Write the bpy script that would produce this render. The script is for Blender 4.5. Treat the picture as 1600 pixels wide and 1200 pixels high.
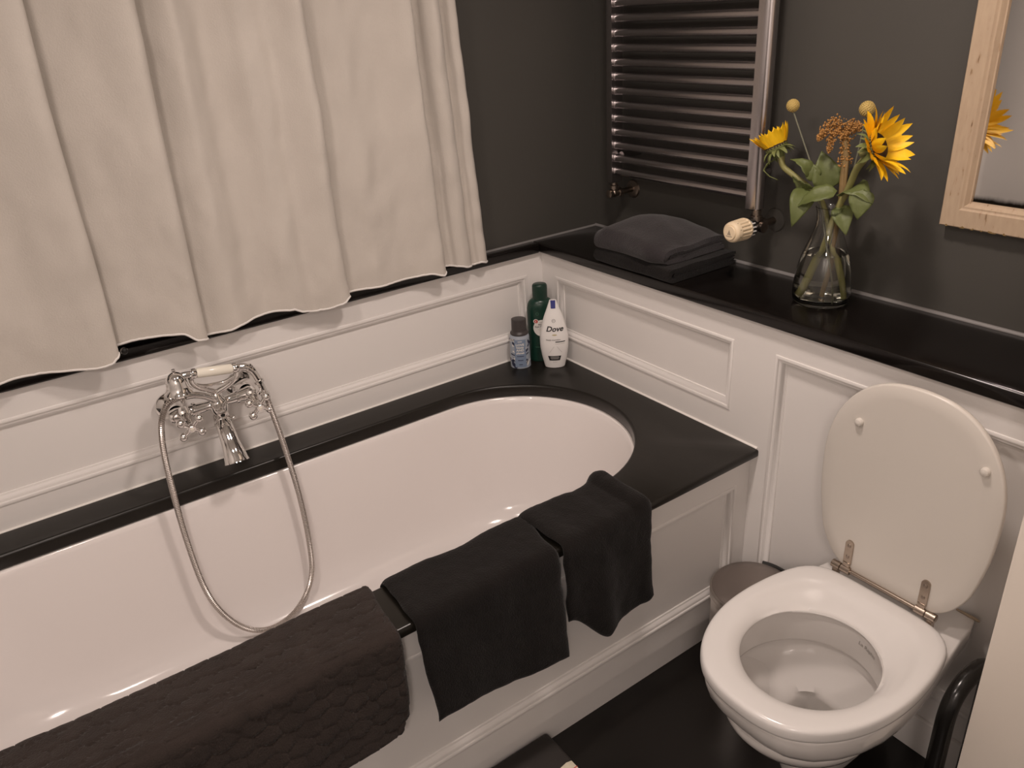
import bpy, bmesh, math, random
from mathutils import Vector, Matrix, noise as mnoise

random.seed(7)
PI = math.pi
# ------------------------------------------------------------------ scene, camera, light, exposure
for o in list(bpy.data.objects):
    bpy.data.objects.remove(o, do_unlink=True)
scene = bpy.context.scene
COL = scene.collection

cam_data = bpy.data.cameras.new('camera')
cam_data.sensor_width = 36.0
cam_data.lens = 27.897
cam_data.clip_start = 0.02
cam = bpy.data.objects.new('camera', cam_data)
cam.matrix_world = Matrix((
    (0.81454204, 0.29130327, -0.50166091, -1.36533846),
    (-0.57723121, 0.32103716, -0.75082572, -1.84217533),
    (-0.05766619, 0.90115345, 0.42964761, 1.52044963),
    (0, 0, 0, 1)))
COL.objects.link(cam)
scene.camera = cam

world = bpy.data.worlds.new('world')
scene.world = world
world.use_nodes = True
world.node_tree.nodes['Background'].inputs[0].default_value = (1.0, 0.82, 0.68, 1)
world.node_tree.nodes['Background'].inputs[1].default_value = 0.02

scene.view_settings.view_transform = 'Standard'
scene.view_settings.look = 'None'
scene.view_settings.gamma = 1.0
scene.view_settings.use_curve_mapping = False
scene.view_settings.exposure = 0.0

WARM = (1.0, 0.855, 0.775)
LAMPS = [(-0.50, -1.00, 2.06, 0.08, 11.0), (-1.40, -1.00, 2.06, 0.08, 7.0), (-1.78, -2.35, 1.95, 0.12, 12.5)]  # two lamps over the bath edge; the last is an added rear fill
for (lx, ly, lz, lr, le) in LAMPS:
    ld = bpy.data.lights.new('lamp_light', 'AREA')
    ld.shape = 'DISK'
    ld.size = lr * 2
    ld.energy = le
    ld.color = WARM
    lo = bpy.data.objects.new('lamp_light', ld)
    lo.location = (lx, ly, lz)
    COL.objects.link(lo)


# ------------------------------------------------------------------ materials
def mat(name, color, rough=0.5, metal=0.0, bump=0.0, bump_scale=200.0, var=0.0, var_scale=6.0, spec=0.5, coat=0.0,
        trans=0.0, ior=1.45, sheen=0.0, stretch=None, detail=4.0):
    m = bpy.data.materials.new(name)
    m.use_nodes = True
    nt = m.node_tree
    b = nt.nodes['Principled BSDF']
    b.inputs['Base Color'].default_value = (*color, 1)
    b.inputs['Roughness'].default_value = rough
    b.inputs['Metallic'].default_value = metal
    b.inputs['Specular IOR Level'].default_value = spec
    b.inputs['Coat Weight'].default_value = coat
    b.inputs['Transmission Weight'].default_value = trans
    b.inputs['IOR'].default_value = ior
    b.inputs['Sheen Weight'].default_value = sheen
    tc = nt.nodes.new('ShaderNodeTexCoord')
    src = tc.outputs['Object']
    if stretch:
        mp = nt.nodes.new('ShaderNodeMapping')
        mp.inputs['Scale'].default_value = stretch
        nt.links.new(src, mp.inputs['Vector'])
        src = mp.outputs['Vector']
    if var > 0:
        n = nt.nodes.new('ShaderNodeTexNoise')
        n.inputs['Scale'].default_value = var_scale
        n.inputs['Detail'].default_value = detail
        nt.links.new(src, n.inputs['Vector'])
        mx = nt.nodes.new('ShaderNodeMix')
        mx.data_type = 'RGBA'
        mx.inputs['A'].default_value = (*[c * (1 - var) for c in color], 1)
        mx.inputs['B'].default_value = (*[min(1, c * (1 + var)) for c in color], 1)
        nt.links.new(n.outputs['Fac'], mx.inputs['Factor'])
        nt.links.new(mx.outputs['Result'], b.inputs['Base Color'])
    if bump > 0:
        n2 = nt.nodes.new('ShaderNodeTexNoise')
        n2.inputs['Scale'].default_value = bump_scale
        n2.inputs['Detail'].default_value = 3.0
        nt.links.new(src, n2.inputs['Vector'])
        bp = nt.nodes.new('ShaderNodeBump')
        bp.inputs['Strength'].default_value = bump
        bp.inputs['Distance'].default_value = 0.002
        nt.links.new(n2.outputs['Fac'], bp.inputs['Height'])
        nt.links.new(bp.outputs['Normal'], b.inputs['Normal'])
    return m


M = {}
M['white_paint'] = mat('white_paint', (0.78, 0.75, 0.725), 0.33, bump=0.04, bump_scale=90, var=0.02, var_scale=3)
M['partition'] = mat('partition_paint', (0.88, 0.80, 0.71), 0.5, bump=0.04, bump_scale=90)
M['wall_dark'] = mat('wall_dark', (0.064, 0.060, 0.053), 0.6, bump=0.08, bump_scale=120, var=0.06, var_scale=2.5)
M['wall_pale'] = mat('wall_pale', (0.80, 0.775, 0.75), 0.8, bump=0.05, bump_scale=100)
M['ceiling'] = mat('ceiling_paint', (0.8, 0.785, 0.765), 0.9, bump=0.04, bump_scale=100)
M['floor'] = mat('floor_black', (0.008, 0.0065, 0.0055), 0.28, bump=0.05, bump_scale=60, var=0.3, var_scale=10)
M['stone'] = mat('black_stone', (0.006, 0.0046, 0.0040), 0.17, bump=0.02, bump_scale=150, var=0.25, var_scale=30)
M['stone_matt'] = mat('black_stone_honed', (0.0095, 0.008, 0.006), 0.30, bump=0.02, bump_scale=150, var=0.2, var_scale=30)
M['sealant'] = mat('grey_sealant', (0.22, 0.21, 0.205), 0.45)
M['sealant_white'] = mat('white_sealant', (0.80, 0.77, 0.73), 0.35)
M['sealant_old'] = mat('yellowed_sealant', (0.36, 0.28, 0.20), 0.5, var=0.35, var_scale=60)
M['enamel'] = mat('bath_enamel', (0.80, 0.755, 0.735), 0.13, coat=0.3, spec=0.5)
M['ceramic'] = mat('toilet_ceramic', (0.67, 0.64, 0.615), 0.10, coat=0.3)
M['seat'] = mat('seat_plastic', (0.68, 0.655, 0.635), 0.16)
M['lid'] = mat('lid_plastic', (0.61, 0.57, 0.52), 0.30)
M['chrome'] = mat('chrome', (0.82, 0.80, 0.78), 0.06, metal=1.0)
M['steel'] = mat('brushed_steel', (0.50, 0.46, 0.43), 0.28, metal=1.0)
M['steel_dark'] = mat('steel_lid', (0.30, 0.26, 0.24), 0.38, metal=0.9, bump=0.03, bump_scale=300)
M['hinge'] = mat('nickel_hinge', (0.42, 0.35, 0.29), 0.25, metal=1.0)
M['radiator'] = mat('radiator_grey', (0.47, 0.44, 0.44), 0.27, metal=1.0)
M['nickel'] = mat('old_nickel', (0.30, 0.25, 0.21), 0.32, metal=1.0, var=0.2, var_scale=80)
M['black_plastic'] = mat('black_plastic', (0.012, 0.011, 0.010), 0.35)
M['black_gloss'] = mat('black_lacquer', (0.010, 0.009, 0.008), 0.22)
M['cream_plastic'] = mat('cream_plastic', (0.80, 0.65, 0.45), 0.42)
M['cream_dark'] = mat('cream_print', (0.34, 0.28, 0.21), 0.5)
M['porcelain'] = mat('porcelain_handle', (0.82, 0.78, 0.68), 0.15)
M['curtain'] = mat('curtain_cotton', (0.56, 0.515, 0.465), 0.92, bump=0.35, bump_scale=300, var=0.035, var_scale=9, sheen=0.1)
M['hem'] = mat('curtain_hem', (0.78, 0.75, 0.72), 0.9, bump=0.4, bump_scale=300)
M['towel'] = mat('charcoal_terry', (0.0085, 0.0070, 0.0064), 0.95, bump=1.0, bump_scale=330, var=0.3, var_scale=28, spec=0.12, sheen=0.10)
M['towel_soft'] = mat('charcoal_terry_soft', (0.030, 0.026, 0.0275), 0.95, bump=1.0, bump_scale=300, var=0.25, var_scale=24, spec=0.15, sheen=0.22)
M['mat'] = mat('bath_mat_pile', (0.031, 0.0235, 0.0205), 0.95, bump=1.0, bump_scale=360, var=0.3, var_scale=22, spec=0.10, sheen=0.10)
M['scale_top'] = mat('scale_top', (0.024, 0.020, 0.018), 0.6)
M['scale_dial'] = mat('scale_dial', (0.62, 0.56, 0.44), 0.35, var=0.25, var_scale=60)
M['green_bottle'] = mat('green_bottle', (0.008, 0.036, 0.024), 0.28)
M['green_cap'] = mat('green_cap', (0.009, 0.033, 0.022), 0.32)
M['label_white'] = mat('label_white', (0.72, 0.70, 0.66), 0.4)
M['label_red'] = mat('label_red', (0.50, 0.05, 0.04), 0.4)
M['ink'] = mat('ink_black', (0.015, 0.014, 0.016), 0.5)
M['ink_grey'] = mat('ink_grey', (0.20, 0.19, 0.19), 0.5)
M['ink_mark'] = mat('ink_mark', (0.30, 0.28, 0.26), 0.4)
M['ink_faint'] = mat('ink_faint', (0.48, 0.46, 0.44), 0.5)
M['ink_green'] = mat('ink_pale_green', (0.06, 0.16, 0.10), 0.4)
M['gold'] = mat('gold_print', (0.50, 0.44, 0.26), 0.4)
M['white_bottle'] = mat('white_bottle', (0.82, 0.80, 0.78), 0.28)
M['blue_cap'] = mat('blue_cap', (0.035, 0.040, 0.20), 0.3)
M['brown_cap'] = mat('dark_brown_cap', (0.050, 0.043, 0.042), 0.4)
M['blue_bottle'] = mat('pale_blue_bottle', (0.36, 0.40, 0.46), 0.3)
M['blue_label'] = mat('blue_label', (0.20, 0.26, 0.36), 0.4)
M['leaf_dark'] = mat('leaf_ink', (0.03, 0.035, 0.07), 0.4)
M['petal'] = mat('yellow_petal', (0.95, 0.52, 0.008), 0.55, var=0.22, var_scale=40, bump=0.15, bump_scale=150)
M['disc'] = mat('sunflower_disc', (0.022, 0.008, 0.005), 0.8, bump=1.0, bump_scale=300)
M['stem'] = mat('green_stem', (0.25, 0.235, 0.085), 0.55, var=0.2, var_scale=30)
M['stem_thin'] = mat('grey_green_stem', (0.15, 0.15, 0.105), 0.6)
M['leaf'] = mat('green_leaf', (0.108, 0.130, 0.040), 0.5, var=0.3, var_scale=25, bump=0.3, bump_scale=90)
M['sepal'] = mat('green_sepal', (0.16, 0.18, 0.06), 0.6, var=0.3, var_scale=40)
M['ball'] = mat('yellow_ball', (0.52, 0.38, 0.13), 0.85, bump=1.0, bump_scale=420)
M['seed'] = mat('brown_seeds', (0.38, 0.19, 0.055), 0.8, var=0.55, var_scale=60)
M['seed_stem'] = mat('brown_stem', (0.20, 0.13, 0.05), 0.7, var=0.3, var_scale=50)
M['glass'] = mat('clear_glass', (0.96, 0.97, 0.95), 0.02, trans=1.0, ior=1.45)
M['water'] = mat('water', (0.93, 0.93, 0.85), 0.0, trans=1.0, ior=1.33)
M['window_glass'] = mat('window_glass', (0.9, 0.93, 0.93), 0.02, trans=1.0, ior=1.45)
M['lamp_glow'] = bpy.data.materials.new('lamp_glow')
M['lamp_glow'].use_nodes = True
_b = M['lamp_glow'].node_tree.nodes['Principled BSDF']
_b.inputs['Emission Color'].default_value = (*WARM, 1)
_b.inputs['Emission Strength'].default_value = 3.0


def frame_material():
    m = mat('cream_distressed_wood', (0.56, 0.43, 0.31), 0.6, bump=0.25, bump_scale=60)
    nt = m.node_tree
    b = nt.nodes['Principled BSDF']
    tc = nt.nodes.new('ShaderNodeTexCoord')
    mp = nt.nodes.new('ShaderNodeMapping')
    mp.inputs['Scale'].default_value = (150, 150, 30)
    nt.links.new(tc.outputs['Object'], mp.inputs['Vector'])
    n = nt.nodes.new('ShaderNodeTexNoise')
    n.inputs['Scale'].default_value = 1.0
    n.inputs['Detail'].default_value = 5
    nt.links.new(mp.outputs['Vector'], n.inputs['Vector'])
    r = nt.nodes.new('ShaderNodeValToRGB')
    r.color_ramp.elements[0].position = 0.24
    r.color_ramp.elements[0].color = (0.07, 0.04, 0.022, 1)
    r.color_ramp.elements[1].position = 0.325
    r.color_ramp.elements[1].color = (0.33, 0.22, 0.13, 1)
    e = r.color_ramp.elements.new(0.37)
    e.color = (0.42, 0.315, 0.22, 1)
    e2 = r.color_ramp.elements.new(0.8)
    e2.color = (0.47, 0.36, 0.25, 1)
    nt.links.new(n.outputs['Fac'], r.inputs['Fac'])
    nt.links.new(r.outputs['Color'], b.inputs['Base Color'])
    return m


M['frame'] = frame_material()


def mirror_material():
    m = bpy.data.materials.new('old_mirror')
    m.use_nodes = True
    nt = m.node_tree
    b = nt.nodes['Principled BSDF']
    b.inputs['Metallic'].default_value = 1.0
    b.inputs['Roughness'].default_value = 0.03
    tc = nt.nodes.new('ShaderNodeTexCoord')
    sx = nt.nodes.new('ShaderNodeSeparateXYZ')
    nt.links.new(tc.outputs['Generated'], sx.inputs[0])
    n = nt.nodes.new('ShaderNodeTexNoise')
    n.inputs['Scale'].default_value = 14
    n.inputs['Detail'].default_value = 4
    nt.links.new(tc.outputs['Generated'], n.inputs['Vector'])
    ma = nt.nodes.new('ShaderNodeMath')
    ma.operation = 'MULTIPLY_ADD'
    nt.links.new(n.outputs['Fac'], ma.inputs[0])
    ma.inputs[1].default_value = -0.016
    nt.links.new(sx.outputs['Z'], ma.inputs[2])
    r = nt.nodes.new('ShaderNodeValToRGB')
    r.color_ramp.elements[0].position = 0.0
    r.color_ramp.elements[0].color = (0.03, 0.025, 0.02, 1)
    r.color_ramp.elements[1].position = 0.010
    r.color_ramp.elements[1].color = (0.80, 0.78, 0.76, 1)
    nt.links.new(ma.outputs[0], r.inputs['Fac'])
    nt.links.new(r.outputs['Color'], b.inputs['Base Color'])
    return m


M['mirror'] = mirror_material()


# ------------------------------------------------------------------ mesh helpers (vertex data in world coordinates)
class MB:
    def __init__(s):
        s.v = []
        s.f = []

    def add(s, vf):
        b = len(s.v)
        s.v += [tuple(p) for p in vf[0]]
        s.f += [tuple(i + b for i in f) for f in vf[1]]
        return s

    def vf(s):
        return s.v, s.f


def world_loc(o):
    p = Vector((0, 0, 0))
    while o:
        p += o.location
        o = o.parent
    return p


def obj(name, vf, m, parent=None, smooth=35, origin=None):
    if isinstance(vf, MB):
        vf = vf.vf()
    v, f = vf
    if parent is not None:
        org = world_loc(parent)
    else:
        if origin is None:
            xs, ys, zs = zip(*v)
            origin = ((min(xs) + max(xs)) / 2, (min(ys) + max(ys)) / 2, min(zs))
        org = Vector(origin)
    me = bpy.data.meshes.new(name)
    me.from_pydata([(p[0] - org[0], p[1] - org[1], p[2] - org[2]) for p in v], [], f)
    me.validate()
    bm = bmesh.new()
    bm.from_mesh(me)
    bmesh.ops.remove_doubles(bm, verts=bm.verts, dist=1e-6)
    bmesh.ops.recalc_face_normals(bm, faces=bm.faces)
    bm.to_mesh(me)
    bm.free()
    if smooth:
        for p in me.polygons:
            p.use_smooth = True
        me.set_sharp_from_angle(angle=math.radians(smooth))
    me.materials.append(m)
    o = bpy.data.objects.new(name, me)
    COL.objects.link(o)
    if parent is not None:
        o.parent = parent
    else:
        o.location = org
    return o


def place(name, me, parent, mw):
    """link an object that shares mesh data, put at world matrix mw under parent"""
    o = bpy.data.objects.new(name, me)
    COL.objects.link(o)
    o.parent = parent
    o.matrix_basis = Matrix.Translation(-world_loc(parent)) @ mw
    return o


def raw_mesh(name, vf, m, smooth=40):
    if isinstance(vf, MB):
        vf = vf.vf()
    me = bpy.data.meshes.new(name)
    me.from_pydata([tuple(p) for p in vf[0]], [], vf[1])
    for p in me.polygons:
        p.use_smooth = True
    me.set_sharp_from_angle(angle=math.radians(smooth))
    me.materials.append(m)
    return me


def tag(o, label, cat, group=None):
    o['label'] = label
    o['category'] = cat
    if group:
        o['group'] = group
    return o


def thing(name, label, cat, loc, group=None):
    o = bpy.data.objects.new(name, None)
    o.empty_display_size = 0.05
    o.location = loc
    COL.objects.link(o)
    return tag(o, label, cat, group)


def struct(o):
    o['kind'] = 'structure'
    return o


def struct_root(name, loc=(0, 0, 0)):
    o = bpy.data.objects.new(name, None)
    o.location = loc
    COL.objects.link(o)
    return struct(o)


def box(x0, x1, y0, y1, z0, z1, bev=0.0, seg=2):
    bm = bmesh.new()
    bmesh.ops.create_cube(bm, size=1)
    for v in bm.verts:
        v.co = Vector(((x0 + x1) / 2 + v.co.x * (x1 - x0), (y0 + y1) / 2 + v.co.y * (y1 - y0), (z0 + z1) / 2 + v.co.z * (z1 - z0)))
    if bev > 0:
        bmesh.ops.bevel(bm, geom=list(bm.edges), offset=bev, segments=seg, profile=0.5, affect='EDGES', clamp_overlap=True)
    bm.verts.index_update()
    r = ([tuple(v.co) for v in bm.verts], [tuple(v.index for v in f.verts) for f in bm.faces])
    bm.free()
    return r


def loft(rings, closed=True, cap0=False, cap1=False, wrap=False):
    n = len(rings[0])
    v = [tuple(p) for r in rings for p in r]
    f = []
    k = len(rings)
    for i in range(k if wrap else k - 1):
        a, b = i * n, ((i + 1) % k) * n
        for j in range(n if closed else n - 1):
            j2 = (j + 1) % n
            f.append((a + j, a + j2, b + j2, b + j))
    if cap0:
        f.append(tuple(range(n))[::-1])
    if cap1:
        f.append(tuple((k - 1) * n + j for j in range(n)))
    return v, f


def smooth_path(pts, sub=6, closed=False):
    P = [Vector(p) for p in pts]
    out = []
    n = len(P)
    for i in range(n if closed else n - 1):
        if closed:
            p0, p1, p2, p3 = P[(i - 1) % n], P[i], P[(i + 1) % n], P[(i + 2) % n]
        else:
            p0, p1, p2, p3 = P[max(i - 1, 0)], P[i], P[i + 1], P[min(i + 2, n - 1)]
        for s in range(sub):
            t = s / sub
            out.append(0.5 * ((2 * p1) + (p2 - p0) * t + (2 * p0 - 5 * p1 + 4 * p2 - p3) * t * t + (3 * p1 - p0 - 3 * p2 + p3) * t ** 3))
    if not closed:
        out.append(P[-1])
    return out


def tube(pts, r, n=12, sub=0, cap=True, flat=1.0):
    P = smooth_path(pts, sub) if sub else [Vector(p) for p in pts]
    k = len(P)
    if not isinstance(r, (list, tuple)):
        R = [r] * k
    elif len(r) == k:
        R = list(r)
    else:
        R = []
        for i in range(k):
            t = i / (k - 1) * (len(r) - 1)
            a = min(int(t), len(r) - 2)
            R.append(r[a] + (r[a + 1] - r[a]) * (t - a))
    T = []
    for i in range(k):
        d = P[min(i + 1, k - 1)] - P[max(i - 1, 0)]
        T.append(d.normalized())
    up = Vector((0, 0, 1)) if abs(T[0].z) < 0.9 else Vector((1, 0, 0))
    nrm = (up - T[0] * up.dot(T[0])).normalized()
    rings = []
    for i in range(k):
        nrm = (nrm - T[i] * nrm.dot(T[i])).normalized()
        bi = T[i].cross(nrm)
        rings.append([P[i] + (nrm * math.cos(2 * PI * j / n) + bi * math.sin(2 * PI * j / n) * flat) * R[i] for j in range(n)])
    return loft(rings, True, cap, cap)


def axis_frame(d):
    d = Vector(d).normalized()
    up = Vector((0, 0, 1)) if abs(d.z) < 0.95 else Vector((1, 0, 0))
    x = up.cross(d).normalized()
    y = d.cross(x)
    return x, y, d


def lathe(profile, c, d=(0, 0, 1), n=32, cap0=True, cap1=True):
    x, y, z = axis_frame(d)
    c = Vector(c)
    rings = []
    for r, h in profile:
        r = max(r, 1e-5)
        rings.append([c + z * h + (x * math.cos(2 * PI * j / n) + y * math.sin(2 * PI * j / n)) * r for j in range(n)])
    return loft(rings, True, cap0, cap1)


def ball(c, r, n=16, sq=(1, 1, 1)):
    prof = [(math.sin(PI * i / (n // 2 + 2)) * r, -math.cos(PI * i / (n // 2 + 2)) * r) for i in range(n // 2 + 3)]
    v, f = lathe(prof, (0, 0, 0), n=n, cap0=False, cap1=False)
    c = Vector(c)
    return [(c.x + p[0] * sq[0], c.y + p[1] * sq[1], c.z + p[2] * sq[2]) for p in v], f


def grid(fn, nu, nv, wrap_u=False):
    v = [tuple(fn(i / (nu if wrap_u else nu - 1), j / (nv - 1))) for i in range(nu) for j in range(nv)]
    f = []
    for i in range(nu if wrap_u else nu - 1):
        for j in range(nv - 1):
            a, b = i * nv, ((i + 1) % nu) * nv
            f.append((a + j, b + j, b + j + 1, a + j + 1))
    return v, f


def solid_grid(fn, nu, nv, th):
    """a sheet with thickness: fn gives points, offset along the normals"""
    P = [[Vector(fn(i / (nu - 1), j / (nv - 1))) for j in range(nv)] for i in range(nu)]
    N = [[None] * nv for _ in range(nu)]
    for i in range(nu):
        for j in range(nv):
            a = P[min(i + 1, nu - 1)][j] - P[max(i - 1, 0)][j]
            b = P[i][min(j + 1, nv - 1)] - P[i][max(j - 1, 0)]
            c = a.cross(b)
            N[i][j] = c.normalized() if c.length > 1e-12 else Vector((0, 0, 1))
    v = [P[i][j] for i in range(nu) for j in range(nv)]
    k = len(v)

    def tt(i, j):
        e = min(i, j, nu - 1 - i, nv - 1 - j)
        return th * (0.35 if e == 0 else 0.8 if e == 1 else 1.0)
    v += [P[i][j] - N[i][j] * tt(i, j) for i in range(nu) for j in range(nv)]
    f = []
    for i in range(nu - 1):
        for j in range(nv - 1):
            a = i * nv + j
            f.append((a, a + nv, a + nv + 1, a + 1))
            f.append((k + a, k + a + 1, k + a + nv + 1, k + a + nv))
    for i in range(nu - 1):
        for j in (0, nv - 1):
            a = i * nv + j
            f.append((a, a + nv, k + a + nv, k + a) if j else (a + nv, a, k + a, k + a + nv))
    for j in range(nv - 1):
        for i in (0, nu - 1):
            a = i * nv + j
            f.append((a, a + 1, k + a + 1, k + a))
    return v, f


def text_mesh(body, size, shear=0.0, bold=0.0, spacing=1.0, sx=1.0):
    """flat lettering as 2-D vertices and faces, centred on the origin"""
    cu = bpy.data.curves.new('lettering', 'FONT')
    cu.body = body
    cu.size = size
    cu.shear = shear
    cu.offset = bold
    cu.space_character = spacing
    cu.align_x = 'CENTER'
    cu.align_y = 'CENTER'
    cu.resolution_u = 3
    t = bpy.data.objects.new('lettering', cu)
    COL.objects.link(t)
    dg = bpy.context.evaluated_depsgraph_get()
    dg.update()
    me = bpy.data.meshes.new_from_object(t.evaluated_get(dg))
    bpy.data.objects.remove(t, do_unlink=True)
    bpy.data.curves.remove(cu)
    bm = bmesh.new()
    bm.from_mesh(me)
    bmesh.ops.triangulate(bm, faces=bm.faces)
    v = [(p.co.x * sx, p.co.y, 0) for p in bm.verts]
    f = [tuple(q.index for q in p.verts) for p in bm.faces]
    bm.free()
    bpy.data.meshes.remove(me)
    return v, f


def sm(a, b, t):
    t = max(0, min(1, (t - a) / (b - a)))
    return t * t * (3 - 2 * t)


def nz(x, y, z=0.0):
    return mnoise.noise(Vector((x, y, z)))


# key measures of the room (metres)
ZL = 0.5466      # bath surround top
ZP = 0.8616      # top of the wainscot
ZS = 0.8896      # top of the stone shelf
YF = -0.825      # front of the bath surround
DA = 0.0232      # wall behind the left wainscot
DB = 0.2336      # wall behind the right wainscot
OV = 0.0164      # shelf overhang
XW, YW = -2.15, -2.75
ZC = 2.12

# ------------------------------------------------------------------ room shell
struct(obj('floor', box(XW, DB, YW, DA, -0.10, 0.0), M['floor']))
struct(obj('ceiling', box(XW - 0.1, DB + 0.1, YW - 0.1, DA + 0.1, ZC, ZC + 0.1), M['ceiling']))
WX0, WX1, WZ0, WZ1 = -1.72, -0.48, 1.02, 1.95
wl = MB()
wl.add(box(XW - 0.1, WX0, DA, DA + 0.22, -0.1, ZC))
wl.add(box(WX1, DB + 0.1, DA, DA + 0.22, -0.1, ZC))
wl.add(box(WX0, WX1, DA, DA + 0.22, -0.1, WZ0))
wl.add(box(WX0, WX1, DA, DA + 0.22, WZ1, ZC))
struct(obj('wall_left', wl, M['wall_dark'], smooth=0))
struct(obj('wall_right', box(DB, DB + 0.1, YW, DA, -0.1, ZC), M['wall_dark'], smooth=0))
struct(obj('wall_rear', box(XW - 0.1, DB + 0.1, YW - 0.1, YW, -0.1, ZC), M['wall_pale'], smooth=0))
struct(obj('wall_side', box(XW - 0.1, XW, YW, DA, -0.1, ZC), M['wall_pale'], smooth=0))
# window hidden behind the curtain
win = struct_root('window_1', ((WX0 + WX1) / 2, DA + 0.15, WZ0))
fr = MB()
for b in ((WX0, WX0 + .06, WZ0, WZ1), (WX1 - .06, WX1, WZ0, WZ1), (WX0 + .06, WX1 - .06, WZ0, WZ0 + .06), (WX0 + .06, WX1 - .06, WZ1 - .06, WZ1),
          ((WX0 + WX1) / 2 - .03, (WX0 + WX1) / 2 + .03, WZ0 + .06, WZ1 - .06)):
    fr.add(box(b[0], b[1], DA + .12, DA + .18, b[2], b[3], 0.004))
obj('window_frame', fr, M['white_paint'], win)
for x0, x1 in ((WX0 + .06, (WX0 + WX1) / 2 - .03), ((WX0 + WX1) / 2 + .03, WX1 - .06)):
    obj('pane', box(x0, x1, DA + .147, DA + .153, WZ0 + .06, WZ1 - .06), M['window_glass'], win, smooth=0)


# ------------------------------------------------------------------ wainscot panelling
def sweep_frame(Pf, u0, u1, v0, v1, prof):
    rings = []
    for d, h in prof:
        rings.append([Pf(u0 + d, v0 + d, h), Pf(u1 - d, v0 + d, h), Pf(u1 - d, v1 - d, h), Pf(u0 + d, v1 - d, h)])
    v, f = loft(rings, True, wrap=False)
    return v, f


MOULD = [(0, -0.002), (0, 0.0012), (0.0015, 0.0024), (0.006, 0.0026), (0.0085, 0.0015), (0.0095, -0.0012), (0.013, -0.0015), (0.0165, -0.004),
         (0.019, -0.009), (0.0205, -0.010), (0.024, -0.0105), (0.025, -0.0135)]


def panel_wall(root, Pf, U0, U1, V0, V1, frames, m):
    """rails, stiles, field panels and mouldings; Pf(u, v, h) -> world, h = towards the room"""
    def slab(a0, a1, b0, b1, h0=-0.02, h1=0.0):
        c = [Pf(a, b, h) for a in (a0, a1) for b in (b0, b1) for h in (h0, h1)]
        xs, ys, zs = zip(*c)
        return box(min(xs), max(xs), min(ys), max(ys), min(zs), max(zs))
    v0, v1 = frames[0][2], frames[0][3]
    fs = sorted(frames)
    edges = [U0]
    for fr_ in fs:
        edges += [fr_[0], fr_[1]]
    edges.append(U1)
    for k in range(0, len(edges), 2):
        if edges[k + 1] - edges[k] > 1e-4:
            obj('stile', slab(edges[k], edges[k + 1], V0, V1), m, root, smooth=0)
    for (a0, a1, b0, b1) in fs:
        obj('rail', slab(a0, a1, b1, V1), m, root, smooth=0)
        obj('rail', slab(a0, a1, V0, b0), m, root, smooth=0)
        obj('panel', slab(a0 + .001, a1 - .001, b0 + .001, b1 - .001, -0.02, -0.0135), m, root, smooth=0)
        obj('moulding', sweep_frame(Pf, a0, a1, b0, b1, MOULD), m, root, smooth=50)


tl = struct_root('trim_1', (-1.0, 0, 0.5))
panel_wall(tl, lambda u, v, h: (u, -h, v), XW, 0.0, ZL - 0.05, ZP, [(-2.05, -0.058, 0.606, 0.800)], M['white_paint'])
tr = struct_root('trim_2', (0, -0.8, 0.0))
panel_wall(tr, lambda u, v, h: (-h, u, v), -1.455, 0.0, 0.0, ZP, [(-0.7315, -0.064, 0.614, 0.797), (-1.44, -0.8485, 0.155, 0.797)], M['white_paint'])
struct(obj('baseboard_right', box(-0.012, 0.0, -1.455, -0.80, 0.0, 0.093, 0.003), M['white_paint']))

# partition in the near right corner
struct(obj('wall_partition', box(-0.205, DB, -1.62, -1.455, 0.0, ZC, 0.004), M['partition']))

# ------------------------------------------------------------------ stone shelf on the wainscot
sh = thing('stone_shelf', 'black polished stone shelf running along the top of the white panelling', 'shelf', (0.1, -0.7, ZP))
obj('slab', box(-OV, DB, -1.455, DA, ZP, ZS, 0.005, 4), M['stone'], sh)
obj('slab', box(XW, -OV - 0.0006, -OV, DA, ZP, ZS, 0.005, 4), M['stone'], sh)
q = 0.0058
obj('sealant', tube([(DB - 0.001, -1.455, ZS), (DB - 0.001, DA, ZS)], q, 12), M['sealant'], sh)['label'] = 'grey bead of sealant against the wall'
obj('sealant', tube([(XW, DA - 0.001, ZS), (DB, DA - 0.001, ZS)], q * 0.8, 12), M['sealant'], sh)


# ------------------------------------------------------------------ bath: surround, front panel, basin
CY, RB = -0.3950, 0.3000
CXR, CXL = -0.405, -1.53


def stadium_angles():
    out = []
    tc_ = math.atan2(0 - CY, 0 - CXR)
    bc_ = math.atan2(YF - CY, 0 - CXR)
    right = sorted(set([-PI / 2 + PI * i / 40 for i in range(41)] + [tc_, bc_]))
    tl_ = math.atan2(0 - CY, XW - CXL)
    bl_ = math.atan2(YF - CY, XW - CXL) % (2 * PI)
    left = sorted(set([PI / 2 + PI * i / 40 for i in range(41)] + [tl_, bl_]))
    return right, left


RIGHT, LEFT = stadium_angles()


def stadium(d, z, er=0.0, el=0.0):
    w = RB - d
    pts = [(CXR - er + w * math.cos(a), CY + w * math.sin(a), z) for a in RIGHT]
    ns = 24
    for i in range(1, ns):
        t = i / ns
        pts.append((CXR - er + (CXL + el - CXR + er) * t, CY + w, z))
    pts += [(CXL + el + w * math.cos(a), CY + w * math.sin(a), z) for a in LEFT]
    for i in range(1, ns):
        t = i / ns
        pts.append((CXL + el + (CXR - er - CXL - el) * t, CY - w, z))
    return pts


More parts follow.
